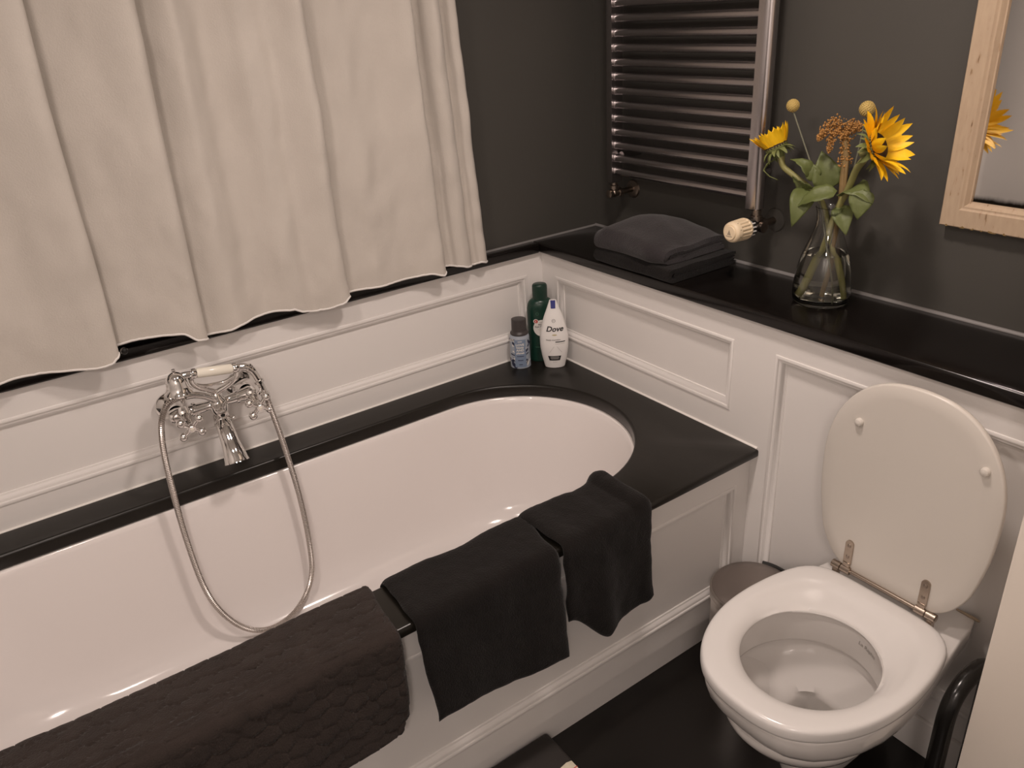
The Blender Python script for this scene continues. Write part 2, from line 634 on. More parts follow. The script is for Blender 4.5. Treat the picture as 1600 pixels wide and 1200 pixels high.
def outer_rect(z, inset=0.0):
    x0, x1, y0, y1 = XW + inset * 0, -0.0005, YF + inset, -0.0005
    pts = []

    def cast(cx, a):
        dx, dy = math.cos(a), math.sin(a)
        t = 1e9
        if dx > 1e-9: t = min(t, (x1 - cx) / dx)
        if dx < -1e-9: t = min(t, (x0 - cx) / dx)
        if dy > 1e-9: t = min(t, (y1 - CY) / dy)
        if dy < -1e-9: t = min(t, (y0 - CY) / dy)
        return (cx + dx * t, CY + dy * t, z)
    ns = 24
    pts += [cast(CXR, a) for a in RIGHT]
    for i in range(1, ns):
        pts.append((CXR + (CXL - CXR) * i / ns, y1, z))
    pts += [cast(CXL, a) for a in LEFT]
    for i in range(1, ns):
        pts.append((CXL + (CXR - CXL) * i / ns, y0, z))
    return pts


T = 0.0215
ZU = ZL - 0.036
rings = [outer_rect(ZL - T, 0.003), outer_rect(ZL - T + 0.003, 0.0), outer_rect(ZL - 0.007, 0.0), outer_rect(ZL - 0.003, 0.0015), outer_rect(ZL - 0.001, 0.0035), outer_rect(ZL, 0.007),
         stadium(-0.007, ZL), stadium(-0.0035, ZL - 0.001), stadium(-0.0012, ZL - 0.003), stadium(0, ZL - 0.007), stadium(0, ZU + 0.004),
         stadium(-0.004, ZU), stadium(-0.06, ZU), outer_rect(ZL - T, 0.05)]
su = thing('bath_surround', 'black stone surround around the bathtub opening', 'countertop', (-1.0, CY, ZL - T))
obj('slab', loft(rings, True, wrap=True), M['stone_matt'], su, smooth=45)
obj('sealant', MB().add(tube([(XW, -0.001, ZL), (0, -0.001, ZL)], 0.0035, 10)).add(tube([(-0.001, 0, ZL), (-0.001, YF + 0.004, ZL)], 0.0035, 10)), M['sealant_white'], su)['label'] = 'thin white bead of sealant'

bt = thing('bathtub', 'white enamel bathtub set into the black stone surround', 'bathtub', (-0.95, CY, 0.1))
prof = [(-0.045, ZU - 0.0005), (-0.006, ZU - 0.0005), (-0.002, ZU - 0.002), (0.001, ZU - 0.006), (0.004, ZU - 0.02), (0.012, 0.43), (0.022, 0.36), (0.033, 0.29), (0.045, 0.23),
        (0.056, 0.195), (0.070, 0.170), (0.086, 0.153), (0.104, 0.143), (0.125, 0.138), (0.16, 0.135), (0.22, 0.133)]
rings = [stadium(d, z, max(0, d) * 0.5, max(0, d) * 1.6) for d, z in prof]
obj('basin', loft(rings, True, False, True), M['enamel'], bt, smooth=80)
obj('drain', lathe([(0.0, 0.004), (0.022, 0.004), (0.03, 0.002), (0.032, 0.0)], (-0.98, CY - 0.02, 0.1332), n=24), M['chrome'], bt)

YP = YF + 0.022
bp = thing('bath_front_panel', 'white panelled front of the bath below the black stone edge', 'panel', (-1.0, YP, 0))
panel_wall(bp, lambda u, v, h: (u, YP - h, v), XW, -0.0005, 0.0841, ZL - T, [(-2.05, -0.045, 0.148, 0.4545)], M['white_paint'])
obj('kickboard', box(XW, -0.013, YP + 0.0145, YP + 0.03, 0.0, 0.088), M['white_paint'], bp, smooth=0)

# ------------------------------------------------------------------ curtain
plan = [(-2.0, -.030), (-1.90, -.050), (-1.80, -.060), (-1.72, -.040), (-1.64, -.026), (-1.56, -.040), (-1.49, -.058), (-1.42, -.052), (-1.37, -.030), (-1.32, -.034), (-1.27, -.052), (-1.22, -.070), (-1.192, -.073),
        (-1.181, -.066), (-1.186, -.050), (-1.208, -.034), (-1.212, -.0245), (-1.19, -.0225), (-1.16, -.025), (-1.12, -.033), (-1.08, -.045), (-1.045, -.058), (-1.015, -.066), (-1.000, -.064),
        (-.993, -.054), (-.998, -.040), (-1.010, -.028), (-1.000, -.0225), (-.975, -.025), (-.945, -.040), (-.920, -.046), (-.895, -.036), (-.870, -.024), (-.845, -.0225), (-.815, -.031), (-.785, -.044), (-.755, -.045), (-.725, -.040), (-.695, -.050), (-.662, -.064), (-.645, -.063),
        (-.636, -.052), (-.641, -.036), (-.642, -.026), (-.620, -.0225), (-.58, -.029), (-.54, -.036), (-.50, -.032), (-.46, -.033), (-.42, -.043), (-.385, -.055), (-.363, -.057), (-.354, -.048), (-.360, -.034), (-.355, -.0245),
        (-.332, -.0225), (-.318, -.028), (-.310, -.042), (-.292, -.050), (-.272, -.045), (-.262, -.032), (-.255, -.0255), (-.245, -.030), (-.238, -.040), (-.222, -.042), (-.211, -.033), (-.209, -.024)]
PL = smooth_path([(x, y, 0) for x, y in plan], 5)
ZH, ZT = 0.8945, 2.04


HEM = [(-2.0, .889), (-1.6, .891), (-1.404, .8904), (-1.335, .8862), (-1.278, .8820), (-1.228, .8775), (-1.200, .8800), (-1.186, .8900), (-1.177, .9020), (-1.135, .9055), (-1.089, .9050), (-1.043, .9020), (-1.012, .8800), (-.985, .8735), (-.944, .8760),
       (-.913, .8830), (-.87, .8865), (-.824, .8900), (-.782, .8875), (-.755, .8760), (-.727, .8690), (-.696, .8695), (-.660, .8770), (-.641, .8880), (-.606, .8895), (-.533, .8865), (-.46, .8890), (-.401, .8905), (-.363, .8800), (-.345, .8930), (-.308, .8900), (-.28, .8830), (-.25, .8790), (-.235, .8850), (-.216, .8805), (-.20, .8790)]


def hem_z(x):
    for (x0, z0), (x1, z1) in zip(HEM, HEM[1:]):
        if x <= x1:
            t = max(0.0, (x - x0) / (x1 - x0))
            return z0 + (z1 - z0) * t * t * (3 - 2 * t)
    return HEM[-1][1]


def curtain_pt(i, t):
    p = PL[i]
    z = ZH + (ZT - ZH) * t
    zz = (z - ZH)
    sx_ = -0.05 * max(0.0, (p.x + 1.0)) * min(zz / 0.65, 1.3) - 0.012 * math.sin(3.1 * p.x + 2) * zz
    amp = 1.0 + 0.65 * sm(0.03, 0.6, zz)
    yc = -0.026
    y = yc + (p.y - yc) * amp
    fade = math.exp(-zz / 0.20)
    y += sm(0, .06, zz) * (0.0060 * nz(p.x * 7 + zz * 3, zz * 4.5, 1.3) + 0.0048 * nz(p.x * 22 - zz * 9, zz * 9 + p.x * 10, 4.1) + 0.0020 * nz(p.x * 40 + zz * 30, zz * 22 - p.x * 20, 9.1))
    x = p.x + sx_ + 0.006 * nz(zz * 3, p.x * 5, 7.7)
    if t == 0 or zz < 0.004:
        pass
    z += fade * (hem_z(p.x) - ZH)
    return Vector((x, min(y, -0.0185), z))


TS = [0, 0.004, 0.012] + [0.012 + (1 - 0.012) * ((k + 1) / 60) ** 1.15 for k in range(60)]
cu = thing('curtain', 'off-white cotton curtain hanging in soft folds over the window', 'curtain', (-1.0, -0.05, ZH))
nP = len(PL)
cv = [curtain_pt(i, t) for i in range(nP) for t in TS]
cf = [(i * len(TS) + j, (i + 1) * len(TS) + j, (i + 1) * len(TS) + j + 1, i * len(TS) + j + 1) for i in range(nP - 1) for j in range(len(TS) - 1)]
co = obj('cloth', (cv, cf), M['curtain'], cu, smooth=180)
md = co.modifiers.new('thickness', 'SOLIDIFY')
md.thickness = 0.0014
md.offset = 0
hp = [curtain_pt(i, 0) + Vector((0, 0, 0.003 + 0.0012 * nz(i * 0.9, 5.0))) for i in range(nP)]
obj('hem', tube(hp, 0.0026, 8), M['hem'], cu)['label'] = 'white stitched bottom hem'
rod = thing('curtain_rod', 'brass curtain rod holding the off-white curtain above the window', 'rod', (-1.1, -0.05, ZT + .012))
obj('pole', tube([(-2.1, -0.05, ZT + .008), (-0.15, -0.05, ZT + .008)], 0.010, 14), M['nickel'], rod)
for x in (-2.05, -0.2):
    obj('bracket', MB().add(box(x - .008, x + .008, -0.055, DA + 0.001, ZT - 0.014, ZT - 0.001, .002)).add(box(x - .02, x + .02, DA - .006, DA + .001, ZT - .04, ZT + .03, .002)), M['nickel'], rod)
ct = thing('window_catch', 'tiny dark knob on the front of the black shelf under the curtain hem', 'knob', (-1.1637, -OV, 0.880))
obj('base', lathe([(0.0080, -.001), (0.0080, 0.002), (0.006, 0.004)], (-1.1637, -OV, 0.8870), (0, -1, 0), n=20), M['chrome'], ct)
obj('knob', lathe([(0.004, 0.003), (0.0045, 0.005), (0.0068, 0.007), (0.0070, 0.010), (0.004, 0.013), (0.0, 0.0135)], (-1.1637, -OV, 0.8870), (0, -1, 0), n=20), M['black_plastic'], ct)

# ------------------------------------------------------------------ towels and mat hanging over the bath edge
def drape_path(y_in, z_in, y_out, z_top, z_bot, y_bot, n):
    """(y, z) from inside the bath, over the stone edge and down the front"""
    key = [(y_in + .004, z_in), (y_in + .003, z_top - .03), (y_in - .001, z_top - .010), (y_in - .012, z_top - .001), (y_in - .04, z_top), (y_out + .05, z_top), (y_out + .018, z_top - .0005),
           (y_out + .005, z_top - .006), (y_out, z_top - .020), (y_out - .001, z_top - .05), (y_bot, z_bot)]
    P = smooth_path([(0, a, b) for a, b in key], 8)
    d = [0]
    for i in range(1, len(P)):
        d.append(d[-1] + (P[i] - P[i - 1]).length)
    out = []
    k = 0
    for i in range(n):
        s = d[-1] * i / (n - 1)
        while k < len(d) - 2 and d[k + 1] < s:
            k += 1
        t = (s - d[k]) / max(1e-9, d[k + 1] - d[k])
        p = P[k] + (P[k + 1] - P[k]) * t
        out.append((p.y, p.z, s))
    return out


def drape(nu, nv, xs, fy_in, fz_bot, z_top, y_out, ripple, fy_bot, z_in=0.44, fz_top=None):
    cols = []
    for i in range(nu):
        u = i / (nu - 1)
        cols.append(drape_path(fy_in(u), z_in, y_out, z_top + (fz_top(u) if fz_top else 0), fz_bot(u), fy_bot(u), nv))

    def fn(u, v):
        i, j = int(round(u * (nu - 1))), int(round(v * (nv - 1)))
        y, z, s = cols[i][j]
        hang = max(0.0, min(1.0, (ZL - 0.01 - z) / 0.2)) if y < -0.8 else 0.0
        x = xs(u, v, hang)
        w = 0.0016 * nz(x * 26, s * 26, 3.1) + 0.0009 * nz(x * 70, s * 70, 5.7)
        return Vector((x + 0.002 * nz(s * 30, u * 3, 8.8), y - ripple(u, hang) - w * (1 if hang else 0), z + abs(w) * (0 if hang else 1)))
    return fn


def sm(a, b, t):
    t = max(0, min(1, (t - a) / (b - a)))
    return t * t * (3 - 2 * t)


# right-hand towel, nearest the toilet
def xs1(u, v, h):
    xl = -0.600 + 0.006 * h + 0.012 * nz(v * 6, 3.3)
    xr = -0.364 + 0.004 * h + 0.006 * nz(v * 5, 9.3)
    return xl + (xr - xl) * u


def zb1(u):
    if u < .42:
        return 0.372 + (0.292 - 0.372) * sm(0, .42, u)
    return 0.292 + (0.318 - 0.292) * ((u - .42) / .58)


f1 = drape(46, 80, xs1, lambda u: -0.686 + 0.006 * math.sin(u * 7) - 0.006 * (1 - u) + 0.012 * sm(.7, 1, u) * (1 - sm(.9, 1, u)), zb1, ZL + 0.0115, -0.838,
           lambda u, h: h * (0.020 * math.exp(-((u - .40) / .14) ** 2) + 0.010 * math.exp(-((u - .93) / .08) ** 2) - 0.002) + 0.002 * nz(u * 6, h * 4, 2.0),
           lambda u: -0.842, fz_top=lambda u: 0.011 * sm(.80, .90, u) - 0.003 * sm(.97, 1, u) + 0.003 * nz(u * 5, 1.0))
t1 = obj('towel', solid_grid(f1, 46, 80, 0.007), M['towel'], smooth=180)
tag(t1, 'small dark towel over the bath edge nearest the toilet, with a rolled right edge', 'towel', 'dark towels draped over the bath edge')


# middle towel
def xs2(u, v, h):
    xl = -0.924 - 0.005 * sm(.25, .45, v) + 0.014 * h + 0.005 * nz(v * 7, 1.3)
    xr = -0.597 - 0.014 * sm(.25, .45, v) + 0.004 * h + 0.005 * nz(v * 6, 5.3)
    return xl + (xr - xl) * u


f2 = drape(60, 86, xs2, lambda u: -0.690 + 0.004 * math.sin(u * 9) - 0.004 * (1 - u), lambda u: 0.333 + (0.294 - 0.333) * u + 0.004 * math.sin(u * 8) + (-0.008 * math.exp(-u / .04)), ZL + 0.0085, -0.837,
           lambda u, h: h * (0.006 * math.sin(u * 8 + .5) + 0.006) + 0.003 * nz(u * 5, h * 3, 6.0), lambda u: -0.845)
t2 = obj('towel', solid_grid(f2, 60, 86, 0.006), M['towel'], smooth=180)
tag(t2, 'larger dark towel over the middle of the bath edge, between the mat and another towel', 'towel', 'dark towels draped over the bath edge')

# pebble-patterned bath mat
CELLS = {}


def cell_point(i, j):
    k = (i, j)
    if k not in CELLS:
        r = random.Random(i * 7919 + j * 104729 + 5)
        CELLS[k] = ((i + (0.5 if j % 2 else 0.0) + r.uniform(-.16, .16)) * 0.041, (j + r.uniform(-.13, .13)) * 0.028, r.uniform(0.75, 1.2))
    return CELLS[k]


def pebble(x, s):
    j0 = int(math.floor(s / 0.028))
    best = (9, None)
    second = 9
    for j in range(j0 - 1, j0 + 3):
        i0 = int(math.floor(x / 0.041 - (0.5 if j % 2 else 0)))
        for i in range(i0 - 1, i0 + 3):
            px, ps, w = cell_point(i, j)
            d = math.hypot((x - px) / 1.25, s - ps)
            if d < best[0]:
                second = best[0]
                best = (d, (px, ps, w))
            elif d < second:
                second = d
    e = sm(0.0, 0.0050, second - best[0])
    rel = max(-1, min(1, (s - best[1][1]) / 0.016))
    return e * best[1][2] * (0.72 + 0.42 * rel)


NU3, NV3 = 250, 150
base3 = drape(NU3, NV3, lambda u, v, h: -1.76 + (-0.951 - 0.010 * sm(.25, .5, v) - 0.018 * h * h + 1.76) * u - 0.02 * sm(.985, 1, u) * sm(.97, 1, v),
              lambda u: -0.688 + 0.004 * math.sin(u * 6 + 1) - 0.004 * sm(.88, 1, u), lambda u: 0.352 + 0.012 * (1 - u) + 0.004 * math.sin(u * 11) + 0.02 * sm(.97, 1, u) ** 2, ZL + 0.0092, -0.838,
              lambda u, h: 0.004 * nz(u * 6, h * 3, 8.0) + h * 0.010 * math.sin(u * 9 + 1.0) + h * .006, lambda u: -0.850)
P3 = [[base3(i / (NU3 - 1), j / (NV3 - 1)) for j in range(NV3)] for i in range(NU3)]
S3 = []
for i in range(NU3):
    row = [0.0]
    for j in range(1, NV3):
        row.append(row[-1] + (P3[i][j] - P3[i][j - 1]).length)
    S3.append(row)


def f3(u, v):
    i, j = int(round(u * (NU3 - 1))), int(round(v * (NV3 - 1)))
    p = P3[i][j]
    a = P3[min(i + 1, NU3 - 1)][j] - P3[max(i - 1, 0)][j]
    b = P3[i][min(j + 1, NV3 - 1)] - P3[i][max(j - 1, 0)]
    n = a.cross(b).normalized()
    if n.z < 0 and p.y > -0.8 or n.y > 0 and p.y < -0.83:
        n = -n
    return p + n * (0.0024 * pebble(p.x, S3[i][j]))


m3 = obj('bath_mat', solid_grid(f3, NU3, NV3, 0.007), M['mat'], smooth=180)
tag(m3, 'long dark brown bath mat with a raised pebble pattern draped over the bath edge', 'bath mat')

# ------------------------------------------------------------------ folded towels on the shelf
def ribbon(path, th):
    P = [Vector((a, b)) for a, b in path]
    L, R = [], []
    for i, p in enumerate(P):
        d = (P[min(i + 1, len(P) - 1)] - P[max(i - 1, 0)]).normalized()
        nn = Vector((-d.y, d.x))
        w = th / 2 * (0.6 if i in (0, len(P) - 1) else 1)
        L.append(p + nn * w)
        R.append(p - nn * w)
    return L + R[::-1]


def c_fold(xf, xb, z0, z1, n=10):
    r = (z1 - z0) / 2
    pts = [(xb + (xf + r - xb) * i / 12, z0) for i in range(12)]
    pts += [(xf + r - r * math.sin(PI * i / n), (z0 + z1) / 2 - r * math.cos(PI * i / n)) for i in range(n + 1)]
    pts += [(xf + r + (xb - xf - r) * i / 12, z1) for i in range(1, 13)]
    return pts


def folded_towel(layers, y0, y1, disp, ny=30):
    mb = MB()
    for path, th in layers:
        poly = ribbon(path, th)
        rings = []
        for k in range(ny):
            t = k / (ny - 1)
            y = y0 + (y1 - y0) * t
            rings.append([disp(p.x, y, p.y, t) for p in poly])
        n = len(poly)
        v, f = loft(rings, True)
        h = n // 2
        for base in (0, (ny - 1) * n):
            for i in range(h - 1):
                f.append((base + i, base + i + 1, base + n - 2 - i, base + n - 1 - i))
        mb.add((v, f))
    return mb


def disp_low(x, y, z, t):
    e = 0.003 * nz(x * 14, y * 14, z * 20)
    return Vector((x + 0.004 * nz(y * 9, z * 60), y + 0.004 * nz(x * 9, z * 90, 3), max(z + e * min(1, (z - ZS) / .02), ZS + 0.0008)))


lt = obj('folded_towel', folded_towel([(c_fold(-0.022, 0.212, ZS + .0065, ZS + .0305), .0105), (c_fold(-0.006, 0.208, ZS + .0150, ZS + .0225), .0065)], -0.268, -0.545, disp_low), M['towel'], smooth=60)
tag(lt, 'flat folded dark towel at the bottom of the pile on the stone shelf', 'towel', 'folded towels on the shelf')
ZT0 = ZS + 0.0375


def disp_top(x, y, z, t):
    k = (z - ZT0) / 0.045
    dome = 0.030 * math.exp(-((x - 0.085) / 0.10) ** 2 - ((t - 0.40) / 0.36) ** 2) + 0.008 * sm(.5, 0, t) - 0.010 * sm(.72, 1, t)
    e = 0.006 * nz(x * 10, y * 10, 2.0) + 0.003 * nz(x * 22, y * 22, z * 20)
    yy = y + (0.012 * nz(x * 8, z * 40, 1.0)) * (1 if t > .5 else .3) - 0.02 * (1 - k) * (t > .9) * 0
    ends = 0.010 * sm(.12, 0, t)
    return Vector((x + 0.010 * nz(y * 7, z * 12) + 0.020 * sm(.8, 1, t) * (x < 0.05), yy, max(ZT0 - .002, z + max(0, k) * (dome + e - ends))))


tt = obj('folded_towel', folded_towel([(c_fold(-0.024, 0.205, ZT0 + .008, ZT0 + .039, 12), .0145), (c_fold(-0.004, 0.20, ZT0 + .0185, ZT0 + .0290), .0085)], -0.275, -0.515, disp_top), M['towel_soft'], smooth=60)
tag(tt, 'puffy folded dark towel on top of the pile on the stone shelf', 'towel', 'folded towels on the shelf')


# ------------------------------------------------------------------ toilet
TY = -1.219


def outline(hw):
    top = [(x, TY + w) for x, w in hw]
    bot = [(x, TY - w) for x, w in hw if w > 0][::-1]
    return top + bot


def polar(pts, c, n):
    """the closed outline resampled at n even angles about c"""
    P = [(math.atan2(y - c[1], x - c[0]) % (2 * PI), x, y) for x, y in pts]
    segs = list(zip(pts, pts[1:] + pts[:1]))
    out = []
    for k in range(n):
        a = 2 * PI * k / n
        dx, dy = math.cos(a), math.sin(a)
        best = 0
        for (x0, y0), (x1, y1) in segs:
            ex, ey = x1 - x0, y1 - y0
            den = dx * ey - dy * ex
            if abs(den) < 1e-12:
                continue
            t = ((x0 - c[0]) * ey - (y0 - c[1]) * ex) / den
            s = ((x0 - c[0]) * dy - (y0 - c[1]) * dx) / den
            if t > 0 and -1e-6 <= s <= 1 + 1e-6:
                best = max(best, t)
        out.append((c[0] + dx * best, c[1] + dy * best))
    return out


def smooth_outline(pts, sub=5):
    return [(p.x, p.y) for p in smooth_path([(x, y, 0) for x, y in pts], sub, True)]


NT = 96
C0 = (-0.335, TY)
toilet = thing('toilet', 'white wall-hung toilet with its lid up beside the bath', 'toilet', (0, TY, 0.10))
bowl_hw = [(0, .143), (-.06, .146), (-.10, .153), (-.155, .162), (-.21, .170), (-.26, .1745), (-.30, .176), (-.35, .173), (-.40, .163), (-.4456, .145), (-.485, .119), (-.512, .085), (-.523, .045), (-.525, 0)]
bo = outline(bowl_hw)


def bowl_ring(z, sw, xf, inset=0.0, back=1.0):
    o = [(x * (xf / -.525), TY + (y - TY) * sw * (1 - (1 - back) * max(0, 1 + x / .2))) for x, y in bo]
    cc = (max(C0[0], xf * .62), TY)
    r = polar(o, cc, NT)
    out = []
    for x, y in r:
        dx, dy = cc[0] - x, cc[1] - y
        L_ = math.hypot(dx, dy)
        out.append((min(x + dx / L_ * inset, 0.0005), y + dy / L_ * inset, z))
    return out


def ell(z, a, b, cx=-0.335, cy=TY):
    return [(cx + a * math.cos(2 * PI * k / NT), cy + b * math.sin(2 * PI * k / NT), z) for k in range(NT)]


def sqr(z, a, b, cx):
    out = []
    for k in range(NT):
        c, s_ = math.cos(2 * PI * k / NT), math.sin(2 * PI * k / NT)
        out.append((cx + a * math.copysign(abs(c) ** .55, c), TY + b * math.copysign(abs(s_) ** .55, s_), z))
    return out


def low_ring(z, hx0, hx1, hw_, p=2.6):
    """lower, narrower rings that stay on the wall at x = 0"""
    out = []
    cx, a = (hx0 + hx1) / 2, abs(hx1 - hx0) / 2
    for k in range(NT):
        t = 2 * PI * k / NT
        c, s = math.cos(t), math.sin(t)
        out.append((cx + a * math.copysign(abs(c) ** (2 / p), c), TY + hw_ * math.copysign(abs(s) ** (2 / p), s), z))
    return out


rings = [bowl_ring(.085, .30, -.34), bowl_ring(.10, .33, -.345), bowl_ring(.15, .37, -.350), bowl_ring(.19, .44, -.362), bowl_ring(.225, .54, -.382, back=.9), bowl_ring(.26, .66, -.405, back=.95), bowl_ring(.29, .79, -.445),
         bowl_ring(.315, .885, -.480), bowl_ring(.335, .94, -.502), bowl_ring(.355, .975, -.515), bowl_ring(.375, .99, -.521), bowl_ring(.393, .995, -.524), bowl_ring(.399, .99, -.522), bowl_ring(.402, .97, -.515),
         ell(.402, .154, .138), ell(.400, .150, .134), ell(.394, .147, .131), ell(.36, .146, .130), ell(.325, .146, .130), ell(.319, .147, .131), ell(.317, .150, .134), ell(.3165, .157, .139), ell(.312, .159, .141), ell(.295, .154, .137), ell(.27, .141, .125, -.33),
         ell(.248, .122, .105, -.322), ell(.230, .098, .086, -.310), ell(.219, .080, .070, -.300), sqr(.213, .068, .060, -.295), sqr(.204, .063, .055, -.29), sqr(.17, .055, .048, -.285), sqr(.12, .046, .040, -.28), sqr(.115, .02, .02, -.28)]
obj('bowl', loft(rings, True, True, True), M['ceramic'], toilet, smooth=55)
obj('water', loft([sqr(.150, .0505, .0440, -.2825), sqr(.152, .0510, .0445, -.2825)], True, True, True), M['water'], toilet, smooth=0)

seat_hw = [(-.103, .0), (-.103, .06), (-.105, .095), (-.110, .118), (-.124, .140), (-.155, .1605), (-.21, .1735), (-.26, .179), (-.30, .1805), (-.35, .1775), (-.40, .167), (-.4456, .149), (-.485, .123), (-.515, .088), (-.530, .046), (-.5335, 0)]
so = [(x, TY + w) for x, w in seat_hw] + [(x, TY - w) for x, w in seat_hw[1:-1]][::-1]
so = smooth_outline(so, 4)
SO = polar(so, C0, NT)
HO = [(C0[0] + 0.002 + 0.1285 * math.cos(2 * PI * k / NT), TY - 0.004 + 0.1195 * math.sin(2 * PI * k / NT)) for k in range(NT)]
sprof = [(.90, .4035), (.965, .4035), (.99, .4055), (1.0, .4105), (1.0, .4165), (.992, .4225), (.97, .4268), (.93, .4292), (.86, .4302), (.76, .4305), (.66, .4303), (.60, .4300), (.54, .4296), (.48, .4290), (.42, .4282), (.34, .4265), (.22, .4225), (.12, .4175), (.045, .4120), (.01, .4080), (0, .4055), (.02, .4032), (.08, .4035)]
rings = []
for i_, (t, z) in enumerate(sprof):
    r = []
    for k, (h, s_) in enumerate(zip(HO, SO)):
        c = max(0.0, math.cos(2 * PI * k / NT))
        dz = 0.0
        if 6 <= i_ <= 18:
            dz = -(0.0105 * c ** .7) * (sm(.66, .36, t) if t > .05 else sm(-.12, .05, t))
        r.append((h[0] + (s_[0] - h[0]) * t, h[1] + (s_[1] - h[1]) * t, max(z + dz, .4040)))
    rings.append(r)
obj('seat', loft(rings, True, wrap=True), M['seat'], toilet, smooth=70)

lid_hw = [(.437, 0), (.437, .06), (.440, .088), (.450, .108), (.470, .128), (.505, .148), (.55, .1595), (.60, .1675), (.655, .1710), (.70, .1705), (.745, .163), (.785, .1475), (.82, .124), (.848, .092), (.865, .052), (.8705, 0)]


def lid_x(z):
    return -0.098 + 0.012 * (z - .437) / .43


lo_ = [(z, w) for z, w in lid_hw]
lpts = [(TY + w, z) for z, w in lo_] + [(TY - w, z) for z, w in lo_[1:-1]][::-1]
lpts = smooth_outline(lpts, 4)
LC = (TY, 0.66)
rings = []
for ins, dx in ((.03, .0135), (.0035, .0135), (.001, .012), (0, .0095), (0, .004), (.001, .0015), (.0035, 0), (.03, 0)):
    r = []
    for y, z in lpts:
        dy, dz = LC[0] - y, LC[1] - z
        L_ = math.hypot(dy, dz)
        y2, z2 = y + dy / L_ * ins, z + dz / L_ * ins
        r.append((lid_x(z2) + dx, y2, z2))
    rings.append(r)
lidp = obj('lid', loft(rings, True, True, True), M['lid'], toilet, smooth=50)
for (y, z) in ((-1.1130, 0.7680), (-1.3475, 0.7680)):
    obj('bumper', lathe([(.0082, -.001), (.0082, .004), (.0065, .0075), (.003, .009), (0, .0093)], (lid_x(z), y, z), (-1, 0, 0), 20), M['lid'], lidp)
for y in (-1.136, -1.295):
    pl = MB()
    z0, z1 = 0.452, 0.500
    pts = [(y - .0085, z0), (y + .0085, z0)] + [(y + .0085 * math.cos(PI * i / 10), z1 + .0085 * math.sin(PI * i / 10)) for i in range(11)]
    pl.add(loft([[(lid_x(b) - h, a, b) for a, b in pts] for h in (-.0005, .0025, .0035)], True, True, True))
    hp_ = obj('hinge_plate', pl, M['hinge'], lidp, smooth=40)
    for zz in (0.470, 0.496):
        obj('screw', lathe([(.0042, 0), (.0036, .0012), (0, .0015)], (lid_x(zz) - .0034, y, zz), (-1, 0, 0), 14), M['nickel'], lidp)
    hg = MB()
    hg.add(box(lid_x(.445) - .0045, lid_x(.445) + .001, y - .0075, y + .0075, .437, .456, .001))
    hg.add(lathe([(.0075, -.0105), (.0085, -.0095), (.0085, .0095), (.0075, .0105)], (-.100, y, .4375), (0, 1, 0), 20))
    obj('hinge', hg, M['hinge'], toilet)
    hb = MB()
    s_ = 1 if y > TY else -1
    hb.add(lathe([(.0065, 0), (.0085, .001), (.0085, .019), (.0065, .020)], (-.100, y + s_ * .011, .4375), (0, s_, 0), 20))
    hb.add(box(-.106, -.092, y + s_ * .021 - .006, y + s_ * .021 + .006, .400, .438, .002))
    obj('hinge_post', hb, M['hinge'], toilet)
obj('hinge_rod', tube([(-.100, -1.146, .4375), (-.100, -1.285, .4375)], .0042, 12), M['hinge'], toilet)
sl = [(-.002, TY - .1425, .402), (-.003, TY - .141, .4030), (-.004, TY - .125, .4045), (-.004, TY - .10, .4045)]
obj('sealant', tube(sl, [.0015, .0030, .0034, .002], 8, 4), M['sealant_old'], toilet)['label'] = 'yellowed strip of old sealant along the wall'
tv, tf = text_mesh('La Raphis', 0.0125, shear=0.1)
pts = []
for x, y, _ in tv:
    ang = -0.30 - x / 0.135
    pts.append((C0[0] + 0.1452 * math.cos(ang), TY + 0.1292 * math.sin(ang), 0.368 + y))
obj('maker_mark', (pts, tf), M['ink_mark'], toilet, smooth=0)

# ------------------------------------------------------------------ pedal bin, scales, bent black tube
BX, BY, BR = -0.117, -0.931, 0.098
bin_ = thing('pedal_bin', 'small round steel pedal bin in the corner behind the toilet', 'bin', (BX, BY, 0))
obj('body', lathe([(BR - .006, 0.0), (BR - .003, .004), (BR - .003, .225), (BR - .005, .2345)], (BX, BY, 0), n=56), M['steel'], bin_)
obj('base_ring', lathe([(BR, 0.0), (BR + .001, .004), (BR + .001, .016), (BR - .002, .019)], (BX, BY, 0), n=56), M['black_plastic'], bin_)
obj('lid_band', lathe([(BR - .003, .2350), (BR + .0005, .2365), (BR + .0005, .2470), (BR - .0015, .2490), (BR + .001, .2505), (BR + .001, .2610), (BR - .002, .2650), (BR - .005, .2660)], (BX, BY, 0), n=56), M['steel'], bin_)
obj('lid', lathe([(BR - .003, .2655), (BR - .006, .2685), (BR * .7, .2715), (BR * .35, .2730), (0, .2735)], (BX, BY, 0), n=56, cap0=True), M['steel_dark'], bin_, smooth=60)
hv = []
for i in range(13):
    a = 0.16 * PI - 0.30 * PI * i / 12 - 0.02
    hv.append((BX + (BR + .004) * math.cos(a), BY + (BR + .004) * math.sin(a), .262))
obj('hinge_strip', tube(hv, .0065, 10), M['black_plastic'], bin_)
obj('pedal', box(BX - .022, BX + .022, BY - BR - .035, BY - BR + .006, .006, .014, .003), M['black_plastic'], bin_)

